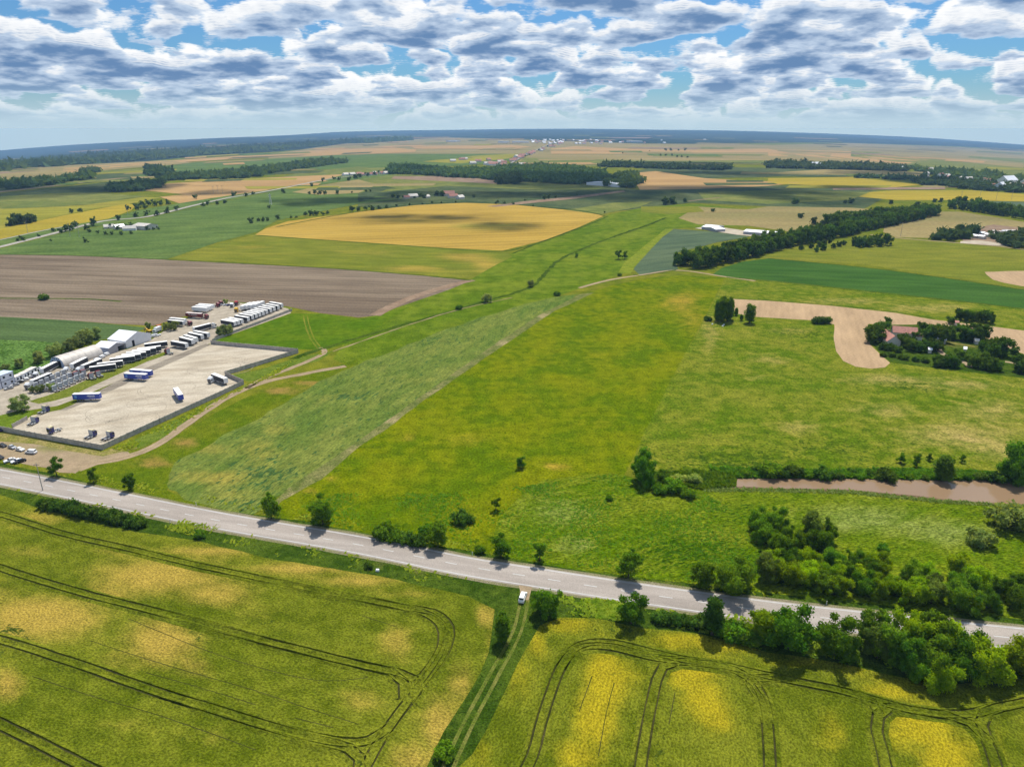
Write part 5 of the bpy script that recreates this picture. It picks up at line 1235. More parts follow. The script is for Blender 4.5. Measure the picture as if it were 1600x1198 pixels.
anch = ['nearest the red tractors','next to the one nearest the red tractors','third from the red tractors','fourth from the red tractors','middle of the row','sixth from the red tractors','just before the two with blue skirts','beside the parked red tractor','last before the empty gap']
for (x, y), an in zip(ends, anch):
    use('T_dark', T_dark, (x, y-3), (x-43, y+2.5), 'dark curtain trailer in the slanting row, '+an, 'trailer', G1)
for (l, r, an) in [((268,540),(295,545),'nearest the parked red tractor'),((279,533),(307,540),'second from the parked red tractor'),((286,529.5),(312,537),'middle of the five'),((293,526),(321,532),'fourth from the parked red tractor'),((301,523.5),(331,529),'under the sprawling bushes')]:
    use('T_dark', T_dark, r, l, 'dark trailer in the five along the fence, '+an, 'trailer', 'dark trailers along the fence')
rts = [(374,511),(379.5,509.5),(385,507.5),(395,504),(401.6,501),(407.5,498.8),(413,496.8),(418.5,494.8),(424,492.6),(430.5,490.2),(436,487.8),(442.5,485.4),(448,482.5)]
for k, (x, y) in enumerate(rts):
    use('T_dark', T_dark, (x, y), (x-32, y-5.5), ORD[k]+' dark trailer from the pale bushes in the far wall row', 'trailer', 'dark trailers along the far wall')
for k in range(4):
    use('T_white', T_white, (373.5+k*6.5, 487-k*0.8), (397+k*6.5, 477-k*0.8), ['white trailer coupled to the yellow tractor', 'white trailer second from the yellow tractor', 'white trailer third from the yellow tractor', 'white trailer farthest from the yellow tractor'][k], 'trailer', 'white trailers behind the yellow tractor')
use('U_yel', U_yel, (374,484), (368,488), 'bright yellow tractor unit at the head of the white trailers', 'tractor unit')
for k, (x, y) in enumerate([(329,489),(334,486.6),(338.5,484.4)]):
    use('T_white', T_white, (x-31, y-3.6), (x, y-1.2), 'white trailer behind the red lettered one, %s in order' % ORD[k], 'trailer', 'white trailers behind the red one')
use('T_red', T_red, (291,495), (318,496.8), 'dark red trailer with large white lettering', 'trailer')
use('U_dullred', U_dullred, (315,496.8), (325,497.4), 'dark red tractor unit coupled to the lettered trailer', 'tractor unit')
use('T_dark', T_dark, (262,506.5), (291,509.3), 'white roofed trailer behind the yard bushes, the nearer of two', 'trailer')
use('T_dark', T_dark, (264,503.2), (294,506), 'white roofed trailer behind the yard bushes, the farther of two', 'trailer')
use('U_dullred', U_dullred, (291,507), (298,508), 'brown red tractor unit at the end of the two trailers by the bushes', 'tractor unit')
use('T_dark', T_dark, (304,519), (329,512.5), 'dark trailer coupled to a white tractor in the middle of the yard', 'trailer')
use('U_white', U_white, (327,513), (336,511), 'white tractor unit pulling the dark trailer beside the pale bushes', 'tractor unit')
# trucks round the hangar
use('T_dark', T_dark, (91,572.5), (64,586.5), 'dark trailer parked in front of the blue hangar door', 'trailer')
use('U_white', U_white, (66,586), (56,590.5), 'white tractor unit in front of the hangar beside the parked cars', 'tractor unit')
use('T_dark', T_dark, (138,565.5), (111,579), 'dark trailer along the side of the arched hangar', 'trailer')
use('U_white', U_white, (113,578.5), (103,583), 'white tractor unit at the hangar side, coupled to the dark trailer', 'tractor unit')
use('T_dark', T_dark, (158,569), (131,579.5), 'white roofed trailer just inside the one along the hangar', 'trailer')
use('U_white', U_white, (133,579), (123,583), 'white tractor unit just behind the small red tractors', 'tractor unit')
use('T_dark', T_dark, (80,591.5), (52,603.5), 'dark trailer closing the front of the white tractor park', 'trailer')
use('U_white', U_white, (54,603), (43,608), 'white tractor unit at the very front corner of the tractor park', 'tractor unit')
rows = [(59,606),(67.5,602),(76,598),(84.5,594),(93,590),(101.5,586),(69,611),(77.5,607),(86,603),(94.5,599),(103,595),(111.5,591),(88,611),(96.5,607),(105,603),(113.5,599),(122,595),(131,592)]
for k, (x, y) in enumerate(rows):
    use('U_white', U_white, (x+4.5, y+1.6), (x-4.5, y-2.2), 'white tractor unit packed in the tight block of white tractors', 'tractor unit', 'white tractors in the tight block', s=0.66)
for (x, y, an) in [(121,590,'beside the white tractor, smallest looking of the red ones'),(133,587,'between the white tractors and the trailers'),(145,592,'in the front line next to the grass strip'),(156,588.5,'in the front line next to the first dark trailer')]:
    use('U_red', U_red, (x+4.5, y+1.6), (x-4.5, y-2.2), 'red tractor unit '+an, 'tractor unit', 'red tractors by the trailer row')
use('U_red', U_red, (270,553.5), (260,551.5), 'lone bright red tractor unit at the end of the slanting row', 'tractor unit')
# blue trailers and tractors on the pale lot
use('T_blue', T_blue, (117,625), (158,624), 'blue lettered trailer standing alone on the left of the gravel lot', 'trailer')
use('T_blue', T_blue, (194,591.5), (234,594), 'blue lettered trailer, the nearer of the close pair on the lot', 'trailer')
use('T_blue', T_blue, (203,585.5), (241,588.5), 'blue lettered trailer, the farther of the close pair on the lot', 'trailer')
use('T_blue', T_blue, (274,612.5), (286,629.5), 'blue trailer end on near the concrete fence of the lot', 'trailer')
use('T_dark', T_dark, (354,600.5), (334,592.5), 'dark white roofed trailer in the fence corner of the lot', 'trailer')
use('U_white', U_white, (337,594), (329,598), 'pale tractor unit turned in front of the trailer in the fence corner', 'tractor unit')
for (r, f, an) in [((60,648),(76,641),'beside the willow and grass patch'),((43,667),(60,657.5),'second from the willow, by the left fence end'),((95,671.5),(78,677),'facing the other way from its neighbours along the fence'),((133,687),(149,679.5),'near the fence, left of the one in the corner'),((161,688.5),(175,682.5),'nearest the fence corner')]:
    use('U_navy', U_navy, r, f, 'navy tractor unit with cream roof, '+an, 'tractor unit', 'navy tractors on the gravel lot')
# cars
Cw = lambda: make_car(V_white); Cs = lambda: make_car(V_silver); Cb = lambda: make_car(V_black); Vw = lambda: make_car(V_white, True, 5.2); Cn = lambda: make_car(V_navy)
for (key, mk, r, f, lab, cat) in [
 ('Cb', Cb, (-2,694.5), (11,698.5), 'black car at the near end of the line on the dirt parking area', 'car'), ('Cs', Cs, (13,697), (26,701.5), 'silver car second in the line on the dirt parking area', 'car'),
 ('Cw', Cw, (25,701), (39,704.5), 'white car between the silver car and the white van on the dirt', 'car'), ('Vw', Vw, (57,708), (41,706.5), 'white van at the end of the line on the dirt parking area', 'van'),
 ('Cb', Cb, (-6,713), (6,717), 'dark car partly out of view at the edge of the dirt parking area', 'car'), ('Cw', Cw, (22,718), (9,722), 'white car beside the road verge, left of a close pair', 'car'), ('Cw', Cw, (33,719), (20,723), 'white car beside the road verge, right of a close pair', 'car'), ('Cb', Cb, (38,719.5), (26,723), 'dark car tucked behind the close white pair by the verge', 'car'),
 ('Cn', Cn, (-6,674), (8,672), 'dark blue car outside the end of the concrete fence', 'car'),
 ('Cs', Cs, (20,605.5), (8,608.5), 'silver car in front of the two storey cabins', 'car'), ('Cs', Cs, (29,600.5), (18,603), 'silver car at the corner of the two storey cabins', 'car'), ('Cb', Cb, (36,596.5), (26,599), 'dark car in front of the low white cabins', 'car'), ('Cw', Cw, (44,592.5), (34,595.5), 'white car third before the low cabins', 'car'), ('Cw', Cw, (51,588.5), (42,591.5), 'white car before the farthest low cabin', 'car'), ('Cn', Cn, (60,586.5), (52,589.5), 'purple blue car beside the white truck by the hangar', 'car'), ('Cb', Cb, (55,584), (48,586.5), 'dark car behind the purple blue one by the cabins', 'car'),
 ('Cw', Cw, (66,575), (58,577.5), 'white car parked behind the low cabins near the hangar', 'car'), ('Cb', Cb, (62,578.5), (54,581), 'dark car between the cabins and the hangar front', 'car'),
 ('Vw', Vw, (155,562), (145,566), 'white van beside the open side of the hangar, first of a line', 'van'), ('Vw', Vw, (163,557.5), (154,561), 'white van second of the line by the hangar end', 'van'), ('Vw', Vw, (170,553.5), (161,557), 'white van last of the line below the grey shed', 'van'),
 ('Vw', Vw, (238,526), (247,524.5), 'white van at the corner of the white warehouse', 'van'), ('Cw', Cw, (243,524), (250,523), 'white car next to the van by the warehouse corner', 'car'),
 ('Cw', Cw, (350,477), (355,476), 'white car in the far cluster of the yard, first in line', 'car'), ('Cn', Cn, (356,477), (361,476), 'blue car in the far cluster of the yard', 'car'), ('Cs', Cs, (344,477.5), (348,475.5), 'silver car in the far cluster beside the dark red tractors', 'car'),
 ('Vw', Vw, (815,940), (819,929), 'white estate van stopped on the grass track at the road junction', 'van')]:
    use(key, mk, r, f, lab, cat)
use('U_dullred', U_dullred, (334,478), (343,479), 'dark red tractor unit at the far end, nearer of two', 'tractor unit'); use('U_dullred', U_dullred, (339,475), (347,476), 'dark red tractor unit at the far end, farther of two', 'tractor unit')
use('U_white', U_white, (366,476), (361,481), 'white tractor unit in the far cluster before the red one', 'tractor unit'); use('U_red', U_red, (374,474), (368,477.5), 'red tractor unit at the back of the far cluster', 'tractor unit')
# white box truck, yellow digger beside the warehouse
def box_truck():
    t = empty('box_truck'); MB().box(-3.6, 1.6, -1.2, 1.2, 1.0, 3.6, 0.05).build('cargo_box', V_white, t)
    prof = [(1.7, 0.5), (3.5, 0.5), (3.5, 1.5), (3.2, 2.5), (1.7, 2.5)]
    MB().hull([[(x, -1.1, z) for x, z in prof], [(x, 1.1, z) for x, z in prof]]).build('cab', V_white, t)
    MB().hull([[(3.53, -0.95, 1.5), (3.26, -0.95, 2.35), (3.2, -0.95, 2.35), (3.47, -0.95, 1.5)], [(3.53, 0.95, 1.5), (3.26, 0.95, 2.35), (3.2, 0.95, 2.35), (3.47, 0.95, 1.5)]]).build('windscreen', V_glass, t)
    MB().box(-3.5, 3.2, -0.5, 0.5, 0.6, 1.0).build('chassis', V_steel, t)
    for x in (-2.2, 2.5):
        for s_ in (-1, 1): wheel(t, x, s_*1.0)
    return t
use('box', box_truck, (251,516), (241,520), 'white box truck standing among the bushes behind the warehouse', 'truck')
def digger():
    t = empty('excavator')
    for s_ in (-1, 1): MB().box(-1.8, 1.8, s_*1.0-0.25, s_*1.0+0.25, 0, 0.8, 0.2).build('track', V_rubber, t)
    MB().box(-2.0, 0.9, -1.1, 1.1, 0.85, 1.9, 0.15).build('engine_body', V_yellow, t)
    MB().box(0.2, 1.5, 0.1, 1.1, 1.0, 2.8, 0.12).build('cab', V_yellow, t)
    MB().cyl((1.0, -0.4, 1.5), (3.4, -0.4, 3.4), 0.22, 6).build('boom', V_yellow, t); MB().cyl((3.4, -0.4, 3.4), (4.6, -0.4, 1.3), 0.16, 6).build('dipper', V_yellow, t)
    MB().box(4.1, 4.9, -0.8, 0.0, 0.7, 1.3, 0.1).build('bucket', V_steel, t); return t
use('digger', digger, (237,519), (229,518), 'yellow excavator behind the white warehouse', 'excavator')
def tank_trailer():
    t = empty('red_machine'); MB().box(-1.5, 1.5, -0.9, 0.9, 0.7, 2.4, 0.2).build('hopper', V_orange, t)
    MB().cyl((1.0, 0, 1.6), (2.4, 0, 3.4), 0.18, 6).build('spout', V_orange, t); MB().box(-1.6, 2.3, -0.4, 0.4, 0.5, 0.7).build('chassis', V_steel, t)
    for s_ in (-1, 1): wheel(t, -0.4, s_*0.95)
    return t
use('mach', tank_trailer, (246,512), (251,511), 'orange red farm machine behind the white box truck', 'machine')

# ------------------------------------------------------------------ concrete fences: posts and panels
_p = MB().box(-1.19, 1.19, -0.05, 0.05, 0.0, 2.1)
for zz_ in (0.7, 1.4): _p.box(-1.19, 1.19, -0.062, 0.062, zz_-0.02, zz_+0.02)
ME_panel = _p.mesh('fence_panel'); ME_panel.materials.append(M_concrete)
ME_post = MB().box(-0.09, 0.09, -0.1, 0.1, 0.0, 2.3).mesh('post'); ME_post.materials.append(M_concrete)
def wall_run(pp, label, hs=1.0):
    pts = [Vector(P(x, y).xy) for x, y in pp]; root = empty('concrete_fence', (pts[0].x, pts[0].y, terr(*pts[0]))); tag(root, label, 'fence', 'concrete panel fences of the truck yard')
    for a, b in zip(pts, pts[1:]):
        L = (b-a).length; n = max(1, round(L/2.6)); d = (b-a)/n; rz = math.atan2(d.y, d.x)
        for i in range(n+1):
            q = a+d*i; o = link('post', ME_post, parent=root); o.location = (q.x-pts[0].x, q.y-pts[0].y, terr(q.x, q.y)-root.location.z); o.rotation_euler = (0, 0, rz); o.scale = (1, 1, hs*0.9)
            if i < n:
                q = a+d*(i+.5); o = link('fence_panel', ME_panel, parent=root); o.location = (q.x-pts[0].x, q.y-pts[0].y, terr(q.x, q.y)-root.location.z); o.rotation_euler = (0, 0, rz); o.scale = (d.length/2.6*1.0, 1, hs*0.9)
wall_run([(0,672),(40,679.5),(90,689),(161,702)], 'concrete fence between the gravel lot and the dirt parking area')
wall_run([(161.5,701.5),(200,683.5),(250,660.5),(300,637.5),(345,617),(381,599.5)], 'long concrete fence along the dirt lane side of the gravel lot')
wall_run([(380,598.5),(352,586)], 'short concrete fence across the notch of the gravel lot')
wall_run([(353,585),(400,571),(440,558.5),(466,550.5)], 'concrete fence from the notch up to the far corner of the lot')
wall_run([(465.5,549.5),(420,545),(370,540.5),(330,536.5)], 'concrete fence closing the far side of the gravel lot')
wall_run([(332,533),(345,527.5),(380,514),(420,499),(456,485)], 'low concrete wall behind the far trailer row', 0.75)
wall_run([(20,667.5),(43,655)], 'short concrete wall beside the mown green', 0.8)

# ------------------------------------------------------------------ buildings
B_white = plain('white cladding', (0.74, 0.75, 0.77), 0.5, vary=0.05, scale=0.5); B_roof = plain('white sheet roof', (0.80, 0.80, 0.82), 0.45, vary=0.05, scale=0.3)
B_grey = plain('grey cladding', (0.34, 0.34, 0.37), 0.6, vary=0.08); B_hang = plain('beige sheet metal', (0.52, 0.47, 0.41), 0.55, vary=0.15, scale=0.4); B_hblue = plain('pale blue cladding', (0.42, 0.52, 0.72), 0.5)
B_dark = plain('dark opening', (0.012, 0.012, 0.015), 0.9); B_red = plain('terracotta tiles', (0.42, 0.19, 0.14), 0.85, vary=0.2, scale=1.2); B_red2 = plain('old red tiles', (0.34, 0.15, 0.11), 0.9, vary=0.2); B_plaster = plain('pale plaster', (0.62, 0.57, 0.50), 0.9, vary=0.1)
B_cabin = plain('cabin white', (0.72, 0.74, 0.80), 0.5); B_cabroof = plain('cabin roof blue', (0.50, 0.58, 0.72), 0.6); B_trim = plain('navy trim', (0.03, 0.04, 0.14), 0.5); B_brick = plain('brick wall', (0.36, 0.2, 0.14), 0.9, vary=0.2)
def frame3(A, B, Cc):
    """world frame from three ground pixels: A-B is the front, Cc lies back along the side from A"""
    a, b, c = P(*A), P(*B), P(*Cc); u = (b-a).xy; W = u.length; u = u.normalized(); n = Vector((-u.y, u.x)); d = (c-a).xy
    if d.dot(n) < 0: n = -n
    return a, u, n, W, abs(d.dot(n))
def shed(name, A, B, Cc, eave, ridge, wall, roof, label, doors=(), windows=(), D=None, W=None, over=0.25, cat='building', open_front=False, group=None, chimney=None, ridge_along='depth'):
    a, u, n, w_, d_ = frame3(A, B, Cc); W = W or w_; D = D or d_
    rz = math.atan2(u.y, u.x); flip = Vector((-u.y, u.x)).dot(n) < 0
    t = empty(name, (a.x, a.y, a.z), rz); tag(t, label, cat, group); sy = -1 if flip else 1
    Y = lambda v: v*sy
    def mb(vs, fs): return MB().add(vs, fs)
    # walls: thin boxes; the front and back rise into gables
    th = 0.15
    if ridge_along == 'depth':
        gab = lambda y0, y1: MB().hull([[(0, Y(y0), 0), (W, Y(y0), 0), (W, Y(y0), eave), (W/2, Y(y0), ridge-0.05), (0, Y(y0), eave)], [(0, Y(y1), 0), (W, Y(y1), 0), (W, Y(y1), eave), (W/2, Y(y1), ridge-0.05), (0, Y(y1), eave)]])
        if not open_front: gab(0, th).build('gable_wall', wall, t)
        else:
            gb = MB().hull([[(0, Y(0), eave*0.8), (W, Y(0), eave*0.8), (W, Y(0), eave), (W/2, Y(0), ridge-0.05), (0, Y(0), eave)], [(0, Y(th), eave*0.8), (W, Y(th), eave*0.8), (W, Y(th), eave), (W/2, Y(th), ridge-0.05), (0, Y(th), eave)]]); gb.box(0, W*0.55, min(Y(0.01), Y(th)), max(Y(0.01), Y(th)), 0, eave*0.8); gb.build('gable_wall', wall, t)
        gab(D-th, D).build('gable_wall', wall, t)
        for x0 in (0, W-th): MB().box(x0+0.002, x0+th-0.002, min(Y(th+0.003), Y(D-th-0.003)), max(Y(th+0.003), Y(D-th-0.003)), 0, eave-0.03).build('side_wall', wall, t)
        for s_ in (0, 1):
            xe = -over if s_ == 0 else W+over; sl_ = (ridge-eave)/(W/2); ze = eave-over*sl_
            MB().hull([[(xe, Y(-over), ze), (W/2, Y(-over), ridge), (W/2, Y(-over), ridge+0.12), (xe, Y(-over), ze+0.12)], [(xe, Y(D+over), ze), (W/2, Y(D+over), ridge), (W/2, Y(D+over), ridge+0.12), (xe, Y(D+over), ze+0.12)]]).build('roof_slope', roof, t)
    else:
        gab = lambda x0, x1: MB().hull([[(x0, Y(0), 0), (x0, Y(D), 0), (x0, Y(D), eave), (x0, Y(D/2), ridge-0.05), (x0, Y(0), eave)], [(x1, Y(0), 0), (x1, Y(D), 0), (x1, Y(D), eave), (x1, Y(D/2), ridge-0.05), (x1, Y(0), eave)]])
        gab(0, th).build('gable_wall', wall, t); gab(W-th, W).build('gable_wall', wall, t)
        for y0 in (0, D-th): MB().box(th+0.003, W-th-0.003, min(Y(y0+.002), Y(y0+th-.002)), max(Y(y0+.002), Y(y0+th-.002)), 0, eave-0.03).build('side_wall', wall, t)
        for s_ in (0, 1):
            ye = -over if s_ == 0 else D+over; sl_ = (ridge-eave)/(D/2); ze = eave-over*sl_
            MB().hull([[(-over, Y(ye), ze), (-over, Y(D/2), ridge), (-over, Y(D/2), ridge+0.12), (-over, Y(ye), ze+0.12)], [(W+over, Y(ye), ze), (W+over, Y(D/2), ridge), (W+over, Y(D/2), ridge+0.12), (W+over, Y(ye), ze+0.12)]]).build('roof_slope', roof, t)
    for (x, w2, h2) in doors: MB().box(x, x+w2, min(Y(-0.04), Y(0.02)), max(Y(-0.04), Y(0.02)), 0, h2).build('door', B_dark, t)
    for (x, z, w2, h2) in windows: MB().box(x, x+w2, min(Y(-0.04), Y(0.02)), max(Y(-0.04), Y(0.02)), z, z+h2).build('window', V_glass, t)
    if chimney: MB().box(chimney[0], chimney[0]+0.6, min(Y(chimney[1]), Y(chimney[1]+0.6)), max(Y(chimney[1]), Y(chimney[1]+0.6)), eave, ridge+0.9).build('chimney', B_brick, t)
    return t
H_ = lambda px, py, hp: hp*mpp(px, py)/math.cos(math.atan2(CAMH, P(px, py).length))
shed('warehouse', (198,543.5), (237,530.5), (168,540.5), 3.6, 6.4, B_white, B_roof, 'large white gabled warehouse beside the truck yard', doors=((3.6, 1.4, 3.0),), over=0.15)
_a, _u, _n, _W, _D = frame3((198,543.5), (237,530.5), (168,540.5)); print('warehouse', round(_W, 1), round(_D, 1), 'mpp', round(mpp(198, 543), 3))
shed('open_shed', (172,552.5), (196,544.2), (148,550), 3.0, 4.4, B_grey, B_roof, 'low grey shed with a white roof and open front, between hangar and warehouse', open_front=True)
# arched hangar
def hangar():
    a, u, n, W, D = frame3((76,571.5), (103,571.5), (90,560)); 
    # length axis from front centre to rear centre
    f = (P(76,571.5)+P(104,572))/2; r_ = (P(140,552)+P(162,553))/2
    ax = (r_-f).xy; L = ax.length; rz = math.atan2(ax.y, ax.x); W = 9.5
    t = empty('arched_hangar', (f.x, f.y, 0), rz); tag(t, 'beige arched metal hangar with a pale blue front', 'hangar'); print('hangar', round(L, 1), round(W, 1))
    n_ = 16; Rr = W/2; Hh = 4.6
    arc = lambda k, e=0.0: ((Rr+e)*math.cos(math.pi*k/n_), (Hh+e)*math.sin(math.pi*k/n_))
    segs = 12
    for s_ in range(segs):   # ribbed sheets, each standing a little proud of the next
        x0, x1 = L*s_/segs, L*(s_+1)/segs; e = 0.05*(s_ % 2)
        sec = []
        for x in (x0, x1): sec.append([(x,)+arc(k, e) for k in range(n_+1)]+[(x,)+arc(n_-k, e-0.1) for k in range(n_+1)])
        b = MB(); vs = sec[0]+sec[1]; m_ = len(sec[0]); fs = []
        for k in range(m_): j = (k+1) % m_; fs.append((k, j, j+m_, k+m_))
        for k in range(n_):
            fs.append((k, k+1, m_-2-k, m_-1-k)); fs.append((m_+k, m_+m_-1-k, m_+m_-2-k, m_+k+1))
        b.add(vs, fs); b.build('roof_sheet', B_hang, t)
    for x in (0.05, L-0.1):
        pts = [arc(k, -0.12) for k in range(n_+1)]
        b = MB().hull([[(x, y, z) for y, z in pts], [(x+0.12, y, z) for y, z in pts]]); b.build('end_wall', B_hblue, t)
    b = MB().box(-0.02, 0.04, -2.6, -0.2, 0, 3.0); b.build('door', B_dark, t)
    MB().box(-0.03, 0.04, 0.5, 2.9, 0, 2.7).build('door', B_trim, t)
    for y0 in (-2.0, -0.9, 0.4, 1.4): MB().box(-0.02, 0.04, y0, y0+0.7, 3.45, 3.95).build('window', B_dark, t)
    return t
hangar()
# two storey cabins and low cabins
def cabins():
    a = P(25,598.5); b = P(-14,613); d = (b-a).xy; rz = math.atan2(d.y, d.x)
    t = empty('cabin_block', (a.x, a.y, 0), rz); tag(t, 'two storey block of pale blue site cabins', 'cabins')
    for lv in range(2):
        for k in range(2):
            x0 = k*6.15; z0 = lv*2.75
            o = MB().box(x0+0.03, x0+6.05, -4.9, -0.03, z0+0.05, z0+2.62).build('cabin', B_cabin, t)
            for xx in (x0, x0+6.0): MB().box(xx, xx+0.1, -0.06, 0.03, z0, z0+2.7).build('corner_post', B_trim, o)
            MB().box(x0, x0+6.1, -0.04, 0.03, z0+2.62, z0+2.74).build('top_rail', B_trim, o)
            for xx in (1.0, 4.0): MB().box(x0+xx, x0+xx+0.9, -0.04, 0.02, z0+1.1, z0+2.0).build('window', V_glass, o)
    MB().box(-0.1, 12.4, -5.0, 0.12, 5.46, 5.6).build('roof', B_cabroof, t)
cabins()
for k, (r, f) in enumerate([((26,597.5),(37,592.5)),((38,592),(48,587)),((48.5,586.5),(60,580.5))]):
    a, b = P(*r), P(*f); d = (b-a).xy; t = empty('site_cabin', (a.x, a.y, 0), math.atan2(d.y, d.x)); L = d.length-0.2
    tag(t, ['low white site cabin next to the two storey block', 'low white site cabin in the middle of three', 'low white site cabin nearest the hangar'][k], 'cabin', 'low white site cabins')
    MB().box(0, L, 0, 2.4, 0.1, 2.5).build('body', B_white, t); MB().box(-0.05, L+0.05, -0.05, 2.45, 2.5, 2.62).build('roof', B_plaster, t)
    MB().box(L*0.2, L*0.2+0.9, -0.03, 0.02, 1.1, 1.9).build('window', V_glass, t); MB().box(L*0.65, L*0.65+0.9, -0.03, 0.02, 0.1, 2.1).build('door', B_dark, t)
# farmhouse and outbuildings
t = shed('farmhouse', (1385,541), (1400,541.5), (1377,520), 3.0, 5.6, B_plaster, B_red, 'red tiled farmhouse with its gable towards the pale soil', windows=((1.2, 1.1, 0.9, 1.1),), D=13.0, W=6.2, chimney=(2.9, 8))
shed('farm_wing', (1394,526), (1432,529), (1392,516), 2.8, 5.2, B_plaster, B_red, 'long red roofed wing of the farmstead running east', ridge_along='width', D=6.5, windows=((2, 1, 0.9, 1.0), (5, 1, .9, 1), (9, 1, .9, 1)))
shed('farm_shed', (1430,531), (1440,532), (1430,524), 2.4, 3.4, B_plaster, B_red2, 'small grey roofed shed at the east end of the farm wing', ridge_along='width', D=4)
for k, (x, y, l, mt, lab) in enumerate([(1464,534,5,B_roof,'white roofed shelter between the farm trees'),(1473,536,4,B_roof,'smaller white shelter beside the white roofed one'),(1450,551,5,B_roof,'low white roofed hut in front of the grove'),(1505,550,4,B_roof,'tiny white hut on the farm track'),(1492,508,5,B_red,'small orange roofed hut behind the grove'),(1412,531,3,B_roof,'white tank like hut beside the farm wing'),(1523,537,6,B_plaster,'pale low shed in the farm clearing')]):
    shed('farm_hut', (x, y), (x+l, y+0.5), (x, y-5), 1.9, 2.6, B_plaster, mt, lab, ridge_along='width', D=3.0)
# storage halls beyond the grey green field
shed('storage_hall', (1117,357.5), (1133,361), (1090,355.5), 2.6, 3.8, B_grey, B_roof, 'long white roofed storage hall, the nearer to the field corner', D=None)
shed('storage_hall', (1096,357.5), (1117,359.5), (1096,353), 2.8, 4.0, B_grey, B_roof, 'short white roofed storage hall end of the same farm yard', ridge_along='width')
shed('storage_hall', (1161,365), (1216,369.5), (1161,361), 2.8, 4.0, B_grey, B_roof, 'long low white roofed hall half hidden by the windbreak', ridge_along='width')
sheet('farm_yard', [(1085,356),(1110,352),(1165,360),(1220,368),(1210,372),(1150,366)], M_gravel, 8, seg=6)
shed('white_hall', (968,292), (985,290.5), (970,284), 5, 8, B_white, B_roof, 'bright white roofed hall among the small wood in the middle distance', ridge_along='width')
g = random.Random(77)
def small_house(x, y, s, label, group, wall=None, roof=None):
    a = P(x, y); r_ = g.uniform(0, 1.2); W = s*g.uniform(1.0, 1.6); D = s*0.75; e = s*0.32; rd = s*0.62
    t = empty('house', (a.x, a.y, a.z), r_); tag(t, label, 'house', group)
    MB().hull([[(0, 0, -1), (0, D, -1), (0, D, e), (0, D/2, rd-0.05), (0, 0, e)], [(W, 0, -1), (W, D, -1), (W, D, e), (W, D/2, rd-0.05), (W, 0, e)]]).build('wall', wall or g.choice([B_plaster, B_white, B_plaster]), t)
    for q in (-1, 1):
        y0 = -0.4 if q < 0 else D+0.4; ze = e-0.4*(rd-e)/(D/2)
        MB().hull([[(-.3, y0, ze), (-.3, D/2, rd), (-.3, D/2, rd+.2), (-.3, y0, ze+.2)], [(W+.3, y0, ze), (W+.3, D/2, rd), (W+.3, D/2, rd+.2), (W+.3, y0, ze+.2)]]).build('roof', roof or g.choice([B_red, B_red2, B_plaster]), t)
for k, (x, y, s, lab, rf) in enumerate([(182,358,8,'white roofed farmhouse south of the far highway',B_roof),(192,360,8,'pale farm building with a light gable by the far highway',B_plaster),(163,357,7,'small house at the west end of the highway farm',B_plaster)]): small_house(x, y, s, lab, None, None, rf)
shed('farm_barn', (207,357.5), (227,359), (207,353), 4, 6, B_plaster, B_hang, 'long grey barn roofed low at the highway farm', ridge_along='width')
for k, (x, y, s, lab, rf) in enumerate([(694,306,13,'red roofed house tallest in the shaded hamlet',B_red),(703,309,10,'low red roofed house beside the tall one in the hamlet',B_red2),(718,311,10,'white walled cottage at the east end of the hamlet',B_plaster),(640,309,10,'grey house in the west part of the shaded hamlet',B_plaster),(632,310,8,'small house at the west tip of the shaded hamlet',B_red2),(665,309,8,'cottage in the middle of the shaded hamlet',B_plaster)]): small_house(x, y, s, lab, None, None, rf)
for k in range(9): small_house(540+k*8+g.uniform(-3, 3), 275-k*0.5+g.uniform(-1, 1), 11, 'white house along the far highway west of the big wood', 'houses along the far highway')
for k in range(30):
    t_ = g.random(); x = 1440+t_*170; y = 270+t_*22+g.uniform(-6, 10); small_house(x, y, 13, 'small village house with pale walls among the village trees', 'houses of the far village')
for (x, y, s, lab) in [(1573,288,26,'white hall, the largest building of the far village'),(1568,297,22,'second white hall of the far village in front of the largest'),(1415,266,18,'pale house alone at the west end of the village')]: small_house(x, y, s, lab, None, B_white, B_roof)
small_house(1271, 262, 26, 'white manor like house in front of the plain wood', None, B_white, B_roof)
for k in range(22): small_house(700+g.uniform(0, 130), 259-g.uniform(0, 4)-(8 if k % 2 else 0)*g.random(), 14, 'pale building in the ribbon village along the highway', 'buildings of the ribbon village')
for k in range(24):
    t_ = g.random(); small_house(800+t_*80, 249-t_*26+g.uniform(-2, 2), 16, 'tiny house on the highway into the distant town', 'houses on the highway to town')
for k in range(60): small_house(830+g.uniform(0, 300)*g.random(), 221+g.uniform(-3, 4), 17, 'tiny pale building of the distant town', 'buildings of the distant town', B_white if k % 2 else B_plaster, B_roof if k % 3 else B_red)
for (x0, x1, y, lab) in [(778,792,222.5,'long white factory hall on the horizon plain, westernmost of three'),(800,824,222.5,'longest white factory hall on the horizon plain'),(697,712,221,'white shed alone on the far left of the town plain'),(986,1004,222,'white factory hall east of the distant town')]:
    a, b = P(x0, y), P(x1, y); t = empty('factory_hall', (a.x, a.y, a.z), math.atan2(b.y-a.y, b.x-a.x)); tag(t, lab, 'hall'); L = (b-a).length
    MB().box(0, L, 0, 60, -3, 11).build('wall', B_white, t); MB().box(-1, L+1, -1, 61, 11, 12).build('roof', B_roof, t)
